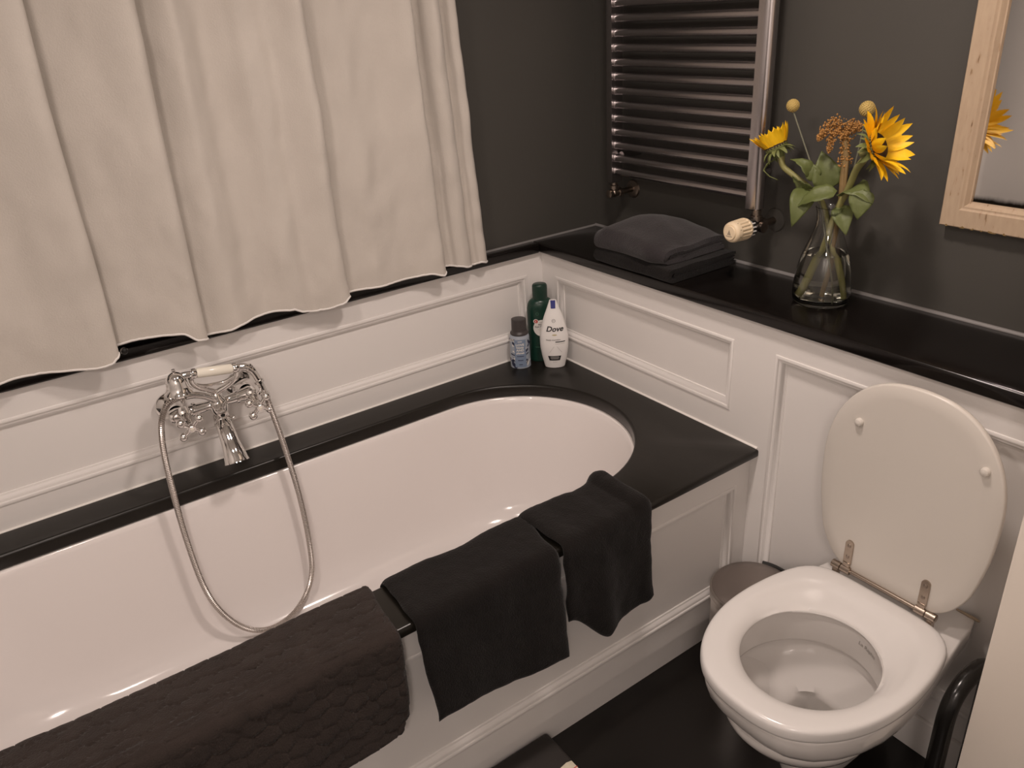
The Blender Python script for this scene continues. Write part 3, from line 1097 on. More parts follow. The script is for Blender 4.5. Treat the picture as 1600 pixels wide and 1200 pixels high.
sc = thing('bathroom_scale', 'dark brown bathroom scale on the black floor against the bath kickboard', 'scale', (-0.80, -0.95, 0))
obj('platform', box(-0.965, -0.634, -1.10, -0.797, 0.012, 0.047, 0.010, 4), M['scale_top'], sc)
obj('base', box(-0.945, -0.652, -1.08, -0.815, 0.0, 0.016, 0.004), M['black_plastic'], sc)
dp = [(-.640, -.8935), (-.652, -.8905), (-.672, -.8935), (-.690, -.906), (-.700, -.925), (-.697, -.945), (-.684, -.955), (-.640, -.958)]
obj('dial', loft([[(x, y, z) for x, y in dp] for z in (.0465, .0482)], True, True, True), M['scale_dial'], sc, smooth=0)['label'] = 'cream dial window'
obj('dial_line', box(-.660, -.639, -.9125, -.9105, .0478, .0486), M['label_red'], sc, smooth=0)

st = thing('tube_stand', 'bent black tube stand between the toilet and the white partition', 'stand', (-0.12, -1.418, 0))
arch = [(-.197, -1.418, 0.012), (-.199, -1.418, .15), (-.201, -1.418, .28), (-.200, -1.418, .335), (-.188, -1.418, .372), (-.160, -1.418, .392), (-.125, -1.418, .395), (-.090, -1.418, .385), (-.064, -1.418, .358), (-.052, -1.418, .315), (-.05, -1.418, .25), (-.05, -1.418, .012)]
obj('tube', tube(arch, .0155, 16, 5), M['black_gloss'], st)
for x in (-.197, -.05):
    obj('foot', lathe([(.026, 0), (.027, .003), (.026, .010), (.018, .014)], (x, -1.418, 0), n=28), M['black_plastic'], st)

# ------------------------------------------------------------------ towel radiator
RX, RY0, RY1, RZ0, RZ1 = 0.160, -0.155, -0.622, 1.056, 1.78
rad = thing('towel_radiator', 'tall grey ladder towel radiator on the dark wall above the folded towels', 'radiator', (RX, (RY0 + RY1) / 2, RZ0))


def upright(y0, s):
    pr = []
    w, d = .019, .033
    n = 14
    for i in range(n + 1):
        a = -PI / 2 + PI * i / n
        pr.append((RX + w * math.copysign(abs(math.sin(a)) ** .75, math.sin(a)), y0 + s * d * abs(math.cos(a)) ** .75))
    rr = []
    for z, k in ((RZ0, .93), (RZ0 + .002, 1), (RZ1 - .002, 1), (RZ1, .93)):
        rr.append([(RX + (x - RX) * k, y0 + (y - y0) * k, z) for x, y in pr])
    return loft(rr, True, True, True)


obj('upright', upright(RY0, 1), M['radiator'], rad, smooth=40)
obj('upright', upright(RY1, -1), M['radiator'], rad, smooth=40)
rung_me = raw_mesh('rung', MB().add(tube([(0, RY0 + .0005, 0), (0, RY1 - .0005, 0)], .0106, 20, cap=False)).add(lathe([(.0116, 0), (.0116, .003), (.0106, .004)], (0, RY0, 0), (0, -1, 0), 20, False, False)), M['radiator'], 60)
k = 0
z = 1.0876
while z < RZ1 - .01:
    place('rung', rung_me, rad, Matrix.Translation((RX - .002, 0, z)))
    z += 0.03535
obj('plug', lathe([(.0025, 0), (.002, .0008), (0, .001)], (RX - .012, RY1 - .0235, 1.078), (-.55, -.8, 0), 10), M['nickel'], rad)
for z in (1.13, 1.72):
    for y in (-.167, -.610):
        obj('wall_bracket', lathe([(.011, 0), (.009, .004), (.009, DB - RX - .006)], (RX + .006, y, z), (1, 0, 0), 14), M['radiator'], rad)
# lockshield valve at the left foot
vy, vz = RY0 + .012, 1.024
v = MB()
v.add(lathe([(.0085, 0), (.0085, .012), (.0125, .013), (.0125, .022), (.009, .024), (.009, .032)], (RX, vy, vz), n=6 * 3))
v.add(ball((RX, vy, vz), .0115, 16))
v.add(lathe([(.009, 0), (.009, .014), (.0125, .015), (.0125, .024), (.008, .025), (.008, DB - RX)], (RX, vy, vz), (1, 0, 0), 18))
v.add(lathe([(.009, 0), (.009, .010), (.011, .011), (.011, .020), (.006, .022)], (RX, vy, vz), (-1, 0, 0), 18))
obj('lockshield_valve', v, M['nickel'], rad)
obj('pipe_rosette', lathe([(.026, 0), (.024, .004), (.010, .008)], (DB, vy, vz), (-1, 0, 0), 28), M['nickel'], rad)
# thermostatic valve at the right foot
vy, vz = -0.641, 1.017
v = MB()
v.add(lathe([(.0095, 0), (.0095, .010), (.0140, .011), (.0140, .024), (.0105, .026), (.0105, .040)], (RX, vy, vz), n=18))
v.add(ball((RX, vy, vz), .0135, 16))
v.add(lathe([(.0105, 0), (.0105, .014), (.0145, .015), (.0145, .027), (.0085, .029), (.0085, DB - RX)], (RX, vy, vz), (1, 0, 0), 18))
v.add(lathe([(.0095, 0), (.0095, .016), (.0135, .017), (.0135, .026), (.006, .028)], (RX, vy, vz), (0, -1, 0), 6 * 3))
obj('valve_body', v, M['nickel'], rad)
obj('pipe_rosette', lathe([(.029, 0), (.027, .004), (.011, .009)], (DB, vy, vz), (-1, 0, 0), 28), M['wall_dark'], rad)
obj('valve_collar', lathe([(.012, 0), (.016, .004), (.021, .012), (.022, .026), (.018, .030)], (RX - .005, vy, vz), (-1, 0, 0), 28), M['black_plastic'], rad)
th = MB()
n = 72
hx = RX - .036
for x, r, rib in ((0.002, .018, 0),):
    pass
prof = [(hx, .0215, 0), (hx - .001, .0245, 0), (hx - .006, .0258, 0), (hx - .008, .0258, 1), (hx - .036, .0250, 1), (hx - .038, .0250, 0), (hx - .046, .0243, 0), (hx - .050, .0232, 0), (hx - .053, .0205, 0), (hx - .054, .0180, 0), (hx - .0535, .0175, 0)]
rr = []
for x, r, rib in prof:
    rr.append([(x, vy + (r - (rib * .0022 if (j // 2) % 2 else 0)) * math.cos(2 * PI * j / n), vz + (r - (rib * .0022 if (j // 2) % 2 else 0)) * math.sin(2 * PI * j / n)) for j in range(n)])
thead = obj('thermostat_head', loft(rr, True, True, True), M['cream_plastic'], rad, smooth=30)
thead['label'] = 'cream ribbed thermostat knob'
obj('head_cap', lathe([(.0172, 0), (.0172, .0025), (.0160, .0042), (0, .0045)], (hx - .0525, vy, vz), (-1, 0, 0), 36), M['cream_plastic'], thead)
cx = hx - .0574
tri = [(cx, vy - .0052, vz - .0045), (cx, vy + .0052, vz - .0045), (cx, vy, vz + .0075)]
tri = [(hx - .0525 - .0048, a, b) for _, a, b in tri]
obj('triangle_mark', loft([[(p[0] + h, p[1], p[2]) for p in tri] for h in (.0012, 0)], True, True, True), M['cream_dark'], thead, smooth=0)
obj('bar_mark', box(hx - .0573, hx - .056, vy - .0085, vy + .0085, vz - .0085, vz - .0068), M['cream_dark'], thead, smooth=0)
for a in (-.15, .25, .65, -.55):
    ca, sa = math.cos(PI - PI / 2 * 0 + a), math.sin(a)
    obj('stop_tab', box(hx - .001, hx + .010, vy - .0235 * math.cos(a) - .0014, vy - .0235 * math.cos(a) + .0014, vz + .0235 * math.sin(a) - .0012, vz + .0235 * math.sin(a) + .0012), M['white_bottle'], thead)
for a in (-1.05, -.35, .35, 1.05):
    obj('index_dot', lathe([(.0009, 0), (.0009, .0006)], (hx - .043, vy - .0245 * math.cos(a), vz + .0245 * math.sin(a)), (0, -math.cos(a), math.sin(a)), 8), M['ink'], thead)

# ------------------------------------------------------------------ bath mixer tap
tap = thing('bath_mixer_tap', 'old-fashioned chrome bath mixer with cross handles on the white panelling', 'tap', (-1.014, 0, 0.72))
TZ = 0.7215
for x in (-1.098, -0.934):
    obj('wall_flange', lathe([(.035, -.002), (.036, .002), (.034, .006), (.026, .012), (.0185, .022), (.0165, .030), (.0165, .046)], (x, 0.0, TZ + (.002 if x > -1 else 0)), (0, -1, 0), 36, True, False), M['chrome'], tap)
body = MB()
body.add(tube([(-1.116, -.060, TZ - .002), (-1.10, -.060, TZ - .002), (-1.06, -.060, TZ - .001), (-1.03, -.062, TZ), (-1.008, -.064, TZ), (-.985, -.062, TZ), (-.955, -.060, TZ), (-.932, -.060, TZ), (-.916, -.060, TZ)],
              [.013, .0185, .014, .0115, .016, .0115, .014, .0185, .013], 20, 4))
for x in (-1.06, -.962):
    body.add(lathe([(.0125, -.004), (.0165, -.003), (.0165, .003), (.0125, .004)], (x, -.060, TZ), (1, 0, 0), 24))
body.add(lathe([(.010, -.044), (.017, -.040), (.0185, -.030), (.0155, -.024), (.020, -.014), (.0215, 0), (.0195, .010), (.0135, .016), (.011, .024), (.0085, .030), (0, .031)], (-1.0075, -.066, TZ), (0, 0, 1), 32))
obj('body', body, M['chrome'], tap, smooth=50)
HD = Vector((0, -.955, -.29)).normalized()
for hx_, rot in ((-1.0865, 0.80), (-0.9285, 0.92)):
    c0 = Vector((hx_ + .001, -.060, TZ))
    obj('valve_stem', lathe([(.0185, 0), (.0185, .014), (.0135, .018), (.0125, .026), (.0095, .030), (.0085, .050)], c0, HD, 28, False, True), M['chrome'], tap)
    hc = c0 + HD * .056
    X, Y, D = axis_frame(HD)
    hm = MB()
    hm.add(lathe([(.0075, -.008), (.0105, -.004), (.0105, .005), (.0085, .008)], hc, HD, 24))
    for k in range(4):
        a = rot + k * PI / 2
        d = X * math.cos(a) + Y * math.sin(a)
        hm.add(tube([hc, hc + d * .012, hc + d * .0225], [.0068, .0054, .0050], 12))
        hm.add(ball(hc + d * .0290, .0102, 16))
    ho = obj('cross_handle', hm, M['chrome'], tap, smooth=50)
    obj('index_button', lathe([(.0046, .0078), (.0040, .0090), (0, .0096)], hc, HD, 20), M['porcelain'], ho)
sp = MB()
sp.add(tube([(-1.0085, -.068, TZ - .036), (-1.0105, -.085, TZ - .043), (-1.0125, -.108, .667), (-1.0135, -.128, .645), (-1.0142, -.145, .624), (-1.0145, -.154, .606)], [.0185, .0185, .0190, .0205, .0245, .0285], 28, 6))
sp.add(lathe([(.015, -.004), (.0195, -.003), (.0205, 0), (.0195, .003), (.015, .004)], (-1.0100, -.083, TZ - .042), (-.05, -.80, -.55), 28))
obj('spout', sp, M['chrome'], tap, smooth=60)
dv = MB()
dvd = Vector((-.10, -.92, -.30)).normalized()
dv.add(lathe([(.0125, .010), (.0125, .020), (.0085, .024), (.0080, .034), (.0098, .036), (.0098, .044), (.0070, .046)], (-1.0070, -.066, TZ + .002), dvd, 24))
obj('diverter', dv, M['chrome'], tap, smooth=45)
obj('diverter_hole', lathe([(.0052, 0), (.0052, .0006)], Vector((-1.0070, -.066, TZ + .002)) + dvd * .046, dvd, 18), M['black_plastic'], tap)
obj('diverter_knob', MB().add(tube([(-.9985, -.086, TZ - .030), (-.990, -.094, TZ - .0315)], .0030, 10)).add(ball((-.987, -.0965, TZ - .032), .0058, 14)), M['chrome'], tap)
cr = MB()
cr.add(tube([(-1.0075, -.066, TZ + .018), (-1.012, -.068, TZ + .034), (-1.028, -.074, TZ + .046), (-1.045, -.082, TZ + .060), (-1.056, -.090, TZ + .078), (-1.057, -.094, TZ + .091)], [.0085, .0075, .0065, .0060, .0060, .0065], 14, 5))
cr.add(tube([(-1.0075, -.066, TZ + .018), (-1.002, -.068, TZ + .030), (-.986, -.074, TZ + .038), (-.968, -.082, TZ + .050), (-.957, -.090, TZ + .066), (-.9555, -.094, TZ + .080)], [.0085, .0075, .0065, .0060, .0060, .0065], 14, 5))
cr.add(tube([(-1.052, -.086, TZ + .071), (-1.03, -.078, TZ + .058), (-1.006, -.074, TZ + .053), (-.982, -.078, TZ + .054), (-.960, -.086, TZ + .064)], .0042, 12, 5))
for x, z in ((-1.057, TZ + .091), (-.9555, TZ + .080)):
    cr.add(tube([(x, -.094 + .0125 * math.cos(a), z + .0105 + .0125 * math.sin(a) * -1) for a in [PI * i / 12 for i in range(13)]], .0036, 10))
obj('cradle', cr, M['chrome'], tap, smooth=60)
ou = tube([(-1.0075, -.068, TZ + .006), (-1.018, -.080, TZ + .020), (-1.036, -.086, TZ + .036), (-1.060, -.092, TZ + .049), (-1.080, -.098, TZ + .054)], [.0095, .0080, .0075, .0078, .0082], 16, 6)
obj('hose_outlet', ou, M['chrome'], tap, smooth=60)

hs = thing('hand_shower', 'chrome hand shower with white porcelain grip and hose resting on the bath tap', 'shower head', (-1.0, -.1, .80))
HZ = 0.8215
hx0 = -1.0895
obj('head', MB().add(lathe([(.020, -.001), (.0295, -.001), (.0310, .002), (.0290, .005), (.0255, .009), (.0230, .018), (.0220, .028), (.0190, .038), (.0125, .046), (.006, .0495), (0, .0505)], (hx0, -.100, .7885), n=36)).add(
    lathe([(.0035, 0), (.0045, .004), (.0035, .008), (0, .009)], (hx0, -.1, .838), n=16)), M['chrome'], hs, smooth=50)
obj('rose_plate', lathe([(.027, 0), (.027, -.002), (0, -.0035)], (hx0, -.1, .7885), n=32), M['steel'], hs)
p0, p1 = Vector((-1.0440, -.0975, .8215)), Vector((-.9665, -.0960, .8090))
dr = (p1 - p0).normalized()
obj('neck', MB().add(tube([(hx0 + .010, -.1, .824), (-1.070, -.099, .8245), (-1.055, -.098, .823), p0], [.0085, .0080, .0075, .0085], 16, 4)).add(lathe([(.0085, -.012), (.0115, -.010), (.0118, -.003), (.0100, 0)], p0, dr, 24)), M['chrome'], hs)
obj('grip', lathe([(.0098, 0), (.0112, .003), (.0116, (p1 - p0).length * .5), (.0112, (p1 - p0).length - .003), (.0098, (p1 - p0).length)], p0, dr, 28), M['porcelain'], hs)['label'] = 'white porcelain grip'
obj('elbow', MB().add(lathe([(.0100, 0), (.0120, .002), (.0120, .009), (.0092, .011)], p1, dr, 24)).add(
    tube([p1, (-.950, -.096, .8065), (-.936, -.097, .8035), (-.924, -.099, .793), (-.917, -.101, .776), (-.912, -.102, .757), (-.908, -.103, .738), (-.9055, -.105, .722)], [.0088, .0085, .0088, .0090, .0082, .0080, .0085, .0085], 16, 5)).add(
    lathe([(.0088, -.004), (.0115, -.003), (.0115, .003), (.0088, .004)], (-.9295, -.098, .799), (.6, -.05, -.7), 20)).add(
    lathe([(.0088, -.004), (.0120, -.003), (.0120, .004), (.0088, .005)], (-.9135, -.1018, .763), (.25, -.05, -1), 20)).add(
    lathe([(.0085, -.006), (.0110, -.005), (.0110, .007), (.0085, .008)], (-.9060, -.1045, .726), (.15, -.1, -1), 20)), M['chrome'], hs, smooth=50)
hp = [(-1.080, -.098, .7755), (-1.0978, -.1, .7775), (-1.118, -.107, .7730), (-1.1335, -.115, .7600), (-1.1477, -.125, .7294), (-1.157, -.13, .667), (-1.1619, -.14, .5681), (-1.1632, -.15, .4506), (-1.1576, -.17, .3301), (-1.1389, -.19, .2558), (-1.1019, -.205, .1954),
      (-1.0539, -.21, .163), (-.9978, -.205, .1603), (-.941, -.19, .1872), (-.9058, -.18, .2447), (-.8902, -.16, .3357), (-.8869, -.145, .4521), (-.8914, -.13, .5579), (-.8971, -.12, .636), (-.9033, -.11, .7), (-.9050, -.106, .720)]
SP = smooth_path(hp, 20)
d = [0]
for i in range(1, len(SP)):
    d.append(d[-1] + (SP[i] - SP[i - 1]).length)
N_ = int(d[-1] / .0021)
HP = []
k = 0
for i in range(N_):
    s = d[-1] * i / (N_ - 1)
    while k < len(d) - 2 and d[k + 1] < s:
        k += 1
    t = (s - d[k]) / max(1e-9, d[k + 1] - d[k])
    HP.append(SP[k] + (SP[k + 1] - SP[k]) * t)
obj('hose', tube(HP, [.0073 if i % 2 else .0060 for i in range(N_)], 12), M['steel'], hs, smooth=25)['label'] = 'ribbed metal shower hose looping into the bath'


# ------------------------------------------------------------------ bottles on the ledge
class Bottle:
    """an upright bottle with an elliptical section; the label side faces the open room"""
    def __init__(s, c, yaw, prof, depth):
        s.c = Vector(c)
        s.f = Vector((math.cos(yaw), math.sin(yaw), 0))
        s.r = Vector((-s.f.y, s.f.x, 0))
        s.p = prof
        s.k = depth

    def a(s, z):
        P = s.p
        for i in range(len(P) - 1):
            if P[i][1] <= z <= P[i + 1][1]:
                t = (z - P[i][1]) / max(1e-9, P[i + 1][1] - P[i][1])
                return P[i][0] + (P[i + 1][0] - P[i][0]) * t
        return P[-1][0]

    def kk(s, z):
        return s.k(z) if callable(s.k) else s.k

    def shape(s, n=48):
        rings = []
        for r, z in s.p:
            b = r * s.kk(z)
            rings.append([s.c + s.r * r * math.cos(2 * PI * j / n) + s.f * b * math.sin(2 * PI * j / n) + Vector((0, 0, z)) for j in range(n)])
        return loft(rings, True, True, True)

    def on(s, u, z, off=.0006):
        a = max(s.a(z), 1e-4)
        ph = max(-1.45, min(1.45, math.asin(max(-.99, min(.99, u / a)))))
        return s.c + s.r * (a + off) * math.sin(ph) + s.f * (a * s.kk(z) + off) * math.cos(ph) + Vector((0, 0, z))

    def wrap(s, vf, u0, z0, off=.0007):
        return [tuple(s.on(u0 + p[0], z0 + p[1], off)) for p in vf[0]], vf[1]

    def disc(s, u0, z0, ru, rz, off=.0005, n=40, k=6):
        rings = [[(u0 + ru * t / k * math.cos(2 * PI * j / n), z0 + rz * t / k * math.sin(2 * PI * j / n)) for j in range(n)] for t in range(1, k + 1)]
        v, f = loft([[(a, b, 0) for a, b in r] for r in rings], True, True, False)
        return [tuple(s.on(p[0], p[1], off)) for p in v], f

    def rect(s, u0, u1, z0, z1, off=.0005, nu=14, nz_=4, skew=0):
        return grid(lambda a, b: s.on(u0 + (u1 - u0) * a + skew * (b - .5) * (1 if a > .5 else -1 if a < .5 else 0), z0 + (z1 - z0) * b, off), nu, nz_)


def dense(prof, n=40):
    P = smooth_path([(r, z, 0) for r, z in prof], 6)
    return [(max(p.x, .0004), p.y) for p in P]


YAW = math.atan2(-.80, -.60)
# white body-wash bottle
wb = thing('shampoo_bottle', 'white teardrop-shaped wash bottle with a blue tab in the bath corner', 'bottle', (-.0585, -.1235, ZL))
B = Bottle((-.0585, -.1235, ZL), YAW, dense([(.0265, 0), (.0295, .002), (.0315, .010), (.0372, .035), (.0408, .060), (.0420, .082), (.0405, .105), (.0352, .130), (.0285, .155), (.0200, .178), (.0135, .196), (.0105, .2055), (.0098, .2075)]), lambda z: .62 - .05 * sm(0, .2, z))
obj('body', B.shape(), M['white_bottle'], wb, smooth=60)
obj('cap_tab', grid(lambda a, b: B.on(-.0062 + .0124 * a, .1845 + .0232 * b, .0012), 8, 8), M['blue_cap'], wb)['label'] = 'dark blue tab at the tip'
obj('lettering', B.wrap(text_mesh('Dove', .0215, shear=.28, bold=.00055, sx=1.02), 0.0015, .1245), M['ink'], wb, smooth=0)
obj('lettering', B.wrap(text_mesh('deeply nourishing', .0058, bold=.00012), -.003, .0925), M['ink_grey'], wb, smooth=0)
obj('emblem', B.disc(.001, .1075, .0070, .0022), M['gold'], wb, smooth=0)['label'] = 'small gold bird emblem'
obj('seal_ring', B.wrap(loft([[(r * math.cos(2 * PI * j / 24), r * math.sin(2 * PI * j / 24), 0) for j in range(24)] for r in (.0052, .0042)], True), 0.0, .1490), M['ink_grey'], wb, smooth=0)
obj('seal_bar', B.rect(-.003, .003, .1485, .1497), M['ink_grey'], wb, smooth=0)
obj('stripe', B.rect(.003, .031, .0845, .0872), M['ink'], wb, smooth=0)
obj('small_print', B.rect(.002, .030, .0795, .0805), M['ink_faint'], wb, smooth=0)
for sx_ in (-1, 1):
    obj('drop_line', B.wrap(tube([(sx_ * .004, .026, 0), (sx_ * .011, .016, 0), (sx_ * .018, .006, 0)], .0004, 4, 4), .003, .046), M['ink_faint'], wb, smooth=0)
obj('panel', B.rect(-.0175, .0165, .0265, .0415, skew=.004), M['ink'], wb, smooth=0)['label'] = 'black printed box'
for zz, w in ((.0375, .024), (.0345, .026), (.0312, .022)):
    obj('small_print', B.rect(-w / 2, w / 2, zz, zz + .0012, .0009), M['ink_faint'], wb, smooth=0)
obj('small_print', B.rect(-.006, .006, .0205, .0215), M['ink_faint'], wb, smooth=0)
# green shampoo bottle
gb = thing('shampoo_bottle', 'tall dark green bottle with a round white label in the bath corner', 'bottle', (-.0510, -.0520, ZL))
G = Bottle((-.0510, -.0520, ZL), YAW + .12, dense([(.0385, 0), (.0400, .003), (.0402, .02), (.0402, .150), (.0398, .165), (.0375, .178), (.0310, .188), (.0235, .193), (.0215, .1945)]), .68)
obj('body', G.shape(), M['green_bottle'], gb, smooth=60)
cp = Bottle((-.0510, -.0520, ZL + .192), YAW + .12, dense([(.0215, 0), (.0222, .002), (.0222, .032), (.0215, .041), (.0180, .0455), (.010, .0468), (.001, .047)]), .86)
obj('cap', cp.shape(), M['green_cap'], gb, smooth=50)
obj('embossed_ring', G.wrap(loft([[(r * math.cos(2 * PI * j / 20), r * math.sin(2 * PI * j / 20), 0) for j in range(20)] for r in (.0045, .0034)], True), -.013, .153), M['ink_green'], gb, smooth=0)
obj('label', G.disc(-.001, .108, .0245, .0260), M['label_white'], gb, smooth=0)['label'] = 'round white label'
obj('label_tab', G.disc(-.0175, .1295, .0072, .0072, .0006), M['label_white'], gb, smooth=0)
obj('logo', G.disc(-.0172, .1295, .0052, .0055, .0010), M['label_red'], gb, smooth=0)['label'] = 'red round logo with a pale crescent'
obj('logo_crescent', G.wrap(loft([[(.0030 * math.cos(a) - .001, .0034 * math.sin(a), 0) for a in [PI / 2 + PI * i / 10 for i in range(11)]], [(.0012 * math.cos(a) - .0008, .0034 * math.sin(a), 0) for a in [PI / 2 + PI * i / 10 for i in range(11)]]], False), -.0150, .1295, .0015), M['label_white'], gb, smooth=0)
obj('lettering', G.wrap(text_mesh('andrelle', .0062), .0025, .1270, .0010), M['ink_grey'], gb, smooth=0)
obj('lettering', G.wrap(text_mesh('MILD', .0075, bold=.0002), -.003, .1195, .0010), M['ink_grey'], gb, smooth=0)
obj('lettering', G.wrap(text_mesh('NATUUR', .0085, bold=.0003), -.0035, .1120, .0010), M['ink_grey'], gb, smooth=0)
for zz, w in ((.1045, .030), (.1010, .026), (.0960, .020), (.0925, .016)):
    obj('small_print', G.rect(.002 - w / 2, .002 + w / 2, zz, zz + .0011, .0009), M['ink_faint'], gb, smooth=0)
obj('lower_print', G.rect(-.022, .010, .0465, .0485), M['ink_green'], gb, smooth=0)
# pale blue bottle
bb = thing('shampoo_bottle', 'short pale blue printed bottle with a dark brown cap in the bath corner', 'bottle', (-.1330, -.0530, ZL))
L = Bottle((-.1330, -.0530, ZL), YAW + .08, dense([(.0285, 0), (.0300, .002), (.0302, .010), (.0296, .085), (.0288, .096), (.0262, .104), (.0235, .1085)]), .86)
obj('body', L.shape(), M['blue_bottle'], bb, smooth=60)
obj('cap', Bottle((-.1330, -.0530, ZL + .104), YAW, dense([(.0265, 0), (.0268, .004), (.0228, .010), (.0222, .014), (.0215, .042), (.0205, .0455), (.012, .0464), (.001, .0466)]), .96).shape(), M['brown_cap'], bb, smooth=45)
rb = random.Random(11)
for i in range(26):
    a = rb.uniform(-.0270, .0270)
    if abs(a) < .0135:
        a = math.copysign(.0135 + abs(a) * .9, a)
    zz = rb.uniform(.006, .092)
    an = rb.uniform(0, PI)
    le, wi = rb.uniform(.006, .010), rb.uniform(.0022, .0034)
    lv = [(le * math.cos(t) * math.cos(an) - wi * math.sin(t) * math.sin(an), le * math.cos(t) * math.sin(an) + wi * math.sin(t) * math.cos(an), 0) for t in [2 * PI * j / 12 for j in range(12)]]
    obj('printed_leaf', L.wrap((lv, [tuple(range(12))]), a, zz, .0005 + .00002 * i), M['leaf_dark'] if i % 3 else M['label_white'], bb, smooth=0)
obj('label', L.rect(-.0165, .0150, .006, .092, .0014, 12, 12), M['blue_label'], bb)['label'] = 'blue front label'
for txt, zz, s_ in (('LOVE', .0770, .0098), ('beauty', .0690, .0078), ('AND', .0600, .0098), ('planet', .0515, .0090)):
    obj('lettering', L.wrap(text_mesh(txt, s_, bold=.0003), -.001, zz, .0020), M['label_white'], bb, smooth=0)
for zz, w, mm in ((.0400, .019, 'leaf_dark'), (.0270, .015, 'leaf_dark'), (.0135, .010, 'leaf_dark'), (.0860, .012, 'label_white')):
    obj('small_print', L.rect(-w / 2 - .001, w / 2 - .001, zz, zz + .0022, .0019), M[mm], bb, smooth=0)

# ------------------------------------------------------------------ glass carafe with flowers
VX, VY = 0.128, -0.856
va = thing('glass_vase', 'clear glass carafe vase holding flowers on the black stone shelf', 'vase', (VX, VY, ZS))
vo = [(.000, .0006), (.050, .0006), (.0565, .003), (.0600, .010), (.0612, .022), (.0605, .045), (.0570, .075), (.0500, .105), (.0400, .132), (.0310, .155), (.0268, .172), (.0258, .186), (.0275, .202), (.0300, .211)]
vi = [(.0288, .2115), (.0258, .202), (.0240, .186), (.0250, .172), (.0292, .155), (.0382, .132), (.0480, .105), (.0550, .075), (.0585, .045), (.0590, .022), (.0575, .014), (.0500, .009), (.000, .0085)]
obj('glass', lathe(vo + vi, (VX, VY, ZS), n=64, cap0=False, cap1=False), M['glass'], va, smooth=70)
obj('water', lathe([(0, .0092), (.0495, .0095), (.0570, .0145), (.0585, .022), (.0580, .045), (.0546, .075), (.0476, .105), (.0450, .112), (0, .112)], (VX, VY, ZS), n=64, cap0=False, cap1=False), M['water'], va, smooth=50)


def petal_mesh(name, L_, W_, cup, tip, m, nu=7, nv=5):
    def fn(u, v):
        s = u
        w = W_ * (math.sin(PI * min(1, (s * .90 + .10)) ** .85) ** .8) * (1 if s < .98 else .35)
        x = (v - .5) * w
        z = cup * (s ** 1.6) * L_ + tip * L_ * s * s * s + .16 * abs(v - .5) * w * 1.2 - .04 * L_ * math.sin(s * PI)
        return Vector((s * L_, x, z))
    return raw_mesh(name, grid(fn, nu, nv), m, 80)


def head_matrix(c, nrm):
    x, y, z = axis_frame(nrm)
    return Matrix(((x.x, y.x, z.x, c[0]), (x.y, y.y, z.y, c[1]), (x.z, y.z, z.z, c[2]), (0, 0, 0, 1)))


def leaf(parent, base, tip, W_, nrm, droop=0.0, fold=.25, curl=0.0, nu=12, nv=7, m='leaf'):
    b, t = Vector(base), Vector(tip)
    ax = (t - b)
    L_ = ax.length
    ax.normalize()
    n0 = Vector(nrm)
    n0 = (n0 - ax * n0.dot(ax)).normalized()
    side = ax.cross(n0)

    def fn(u, v):
        w = W_ * (math.sin(PI * (u ** .62)) ** .85) * (1 - .25 * u) if 0 < u < 1 else 0.0008
        h = v - .5
        p = b + ax * (u * L_) + n0 * (math.sin(u * PI) * droop * L_)
        p += side * (h * w) + n0 * (fold * abs(h) * w + curl * w * (2 * h) ** 2 * u) + n0 * (.0022 * math.sin(u * 22 + h * 9) * abs(h) * 2)
        return p
    o = obj('leaf', grid(fn, nu, nv), M[m], parent, smooth=80)
    md = o.modifiers.new('thickness', 'SOLIDIFY')
    md.thickness = .0006
    return o


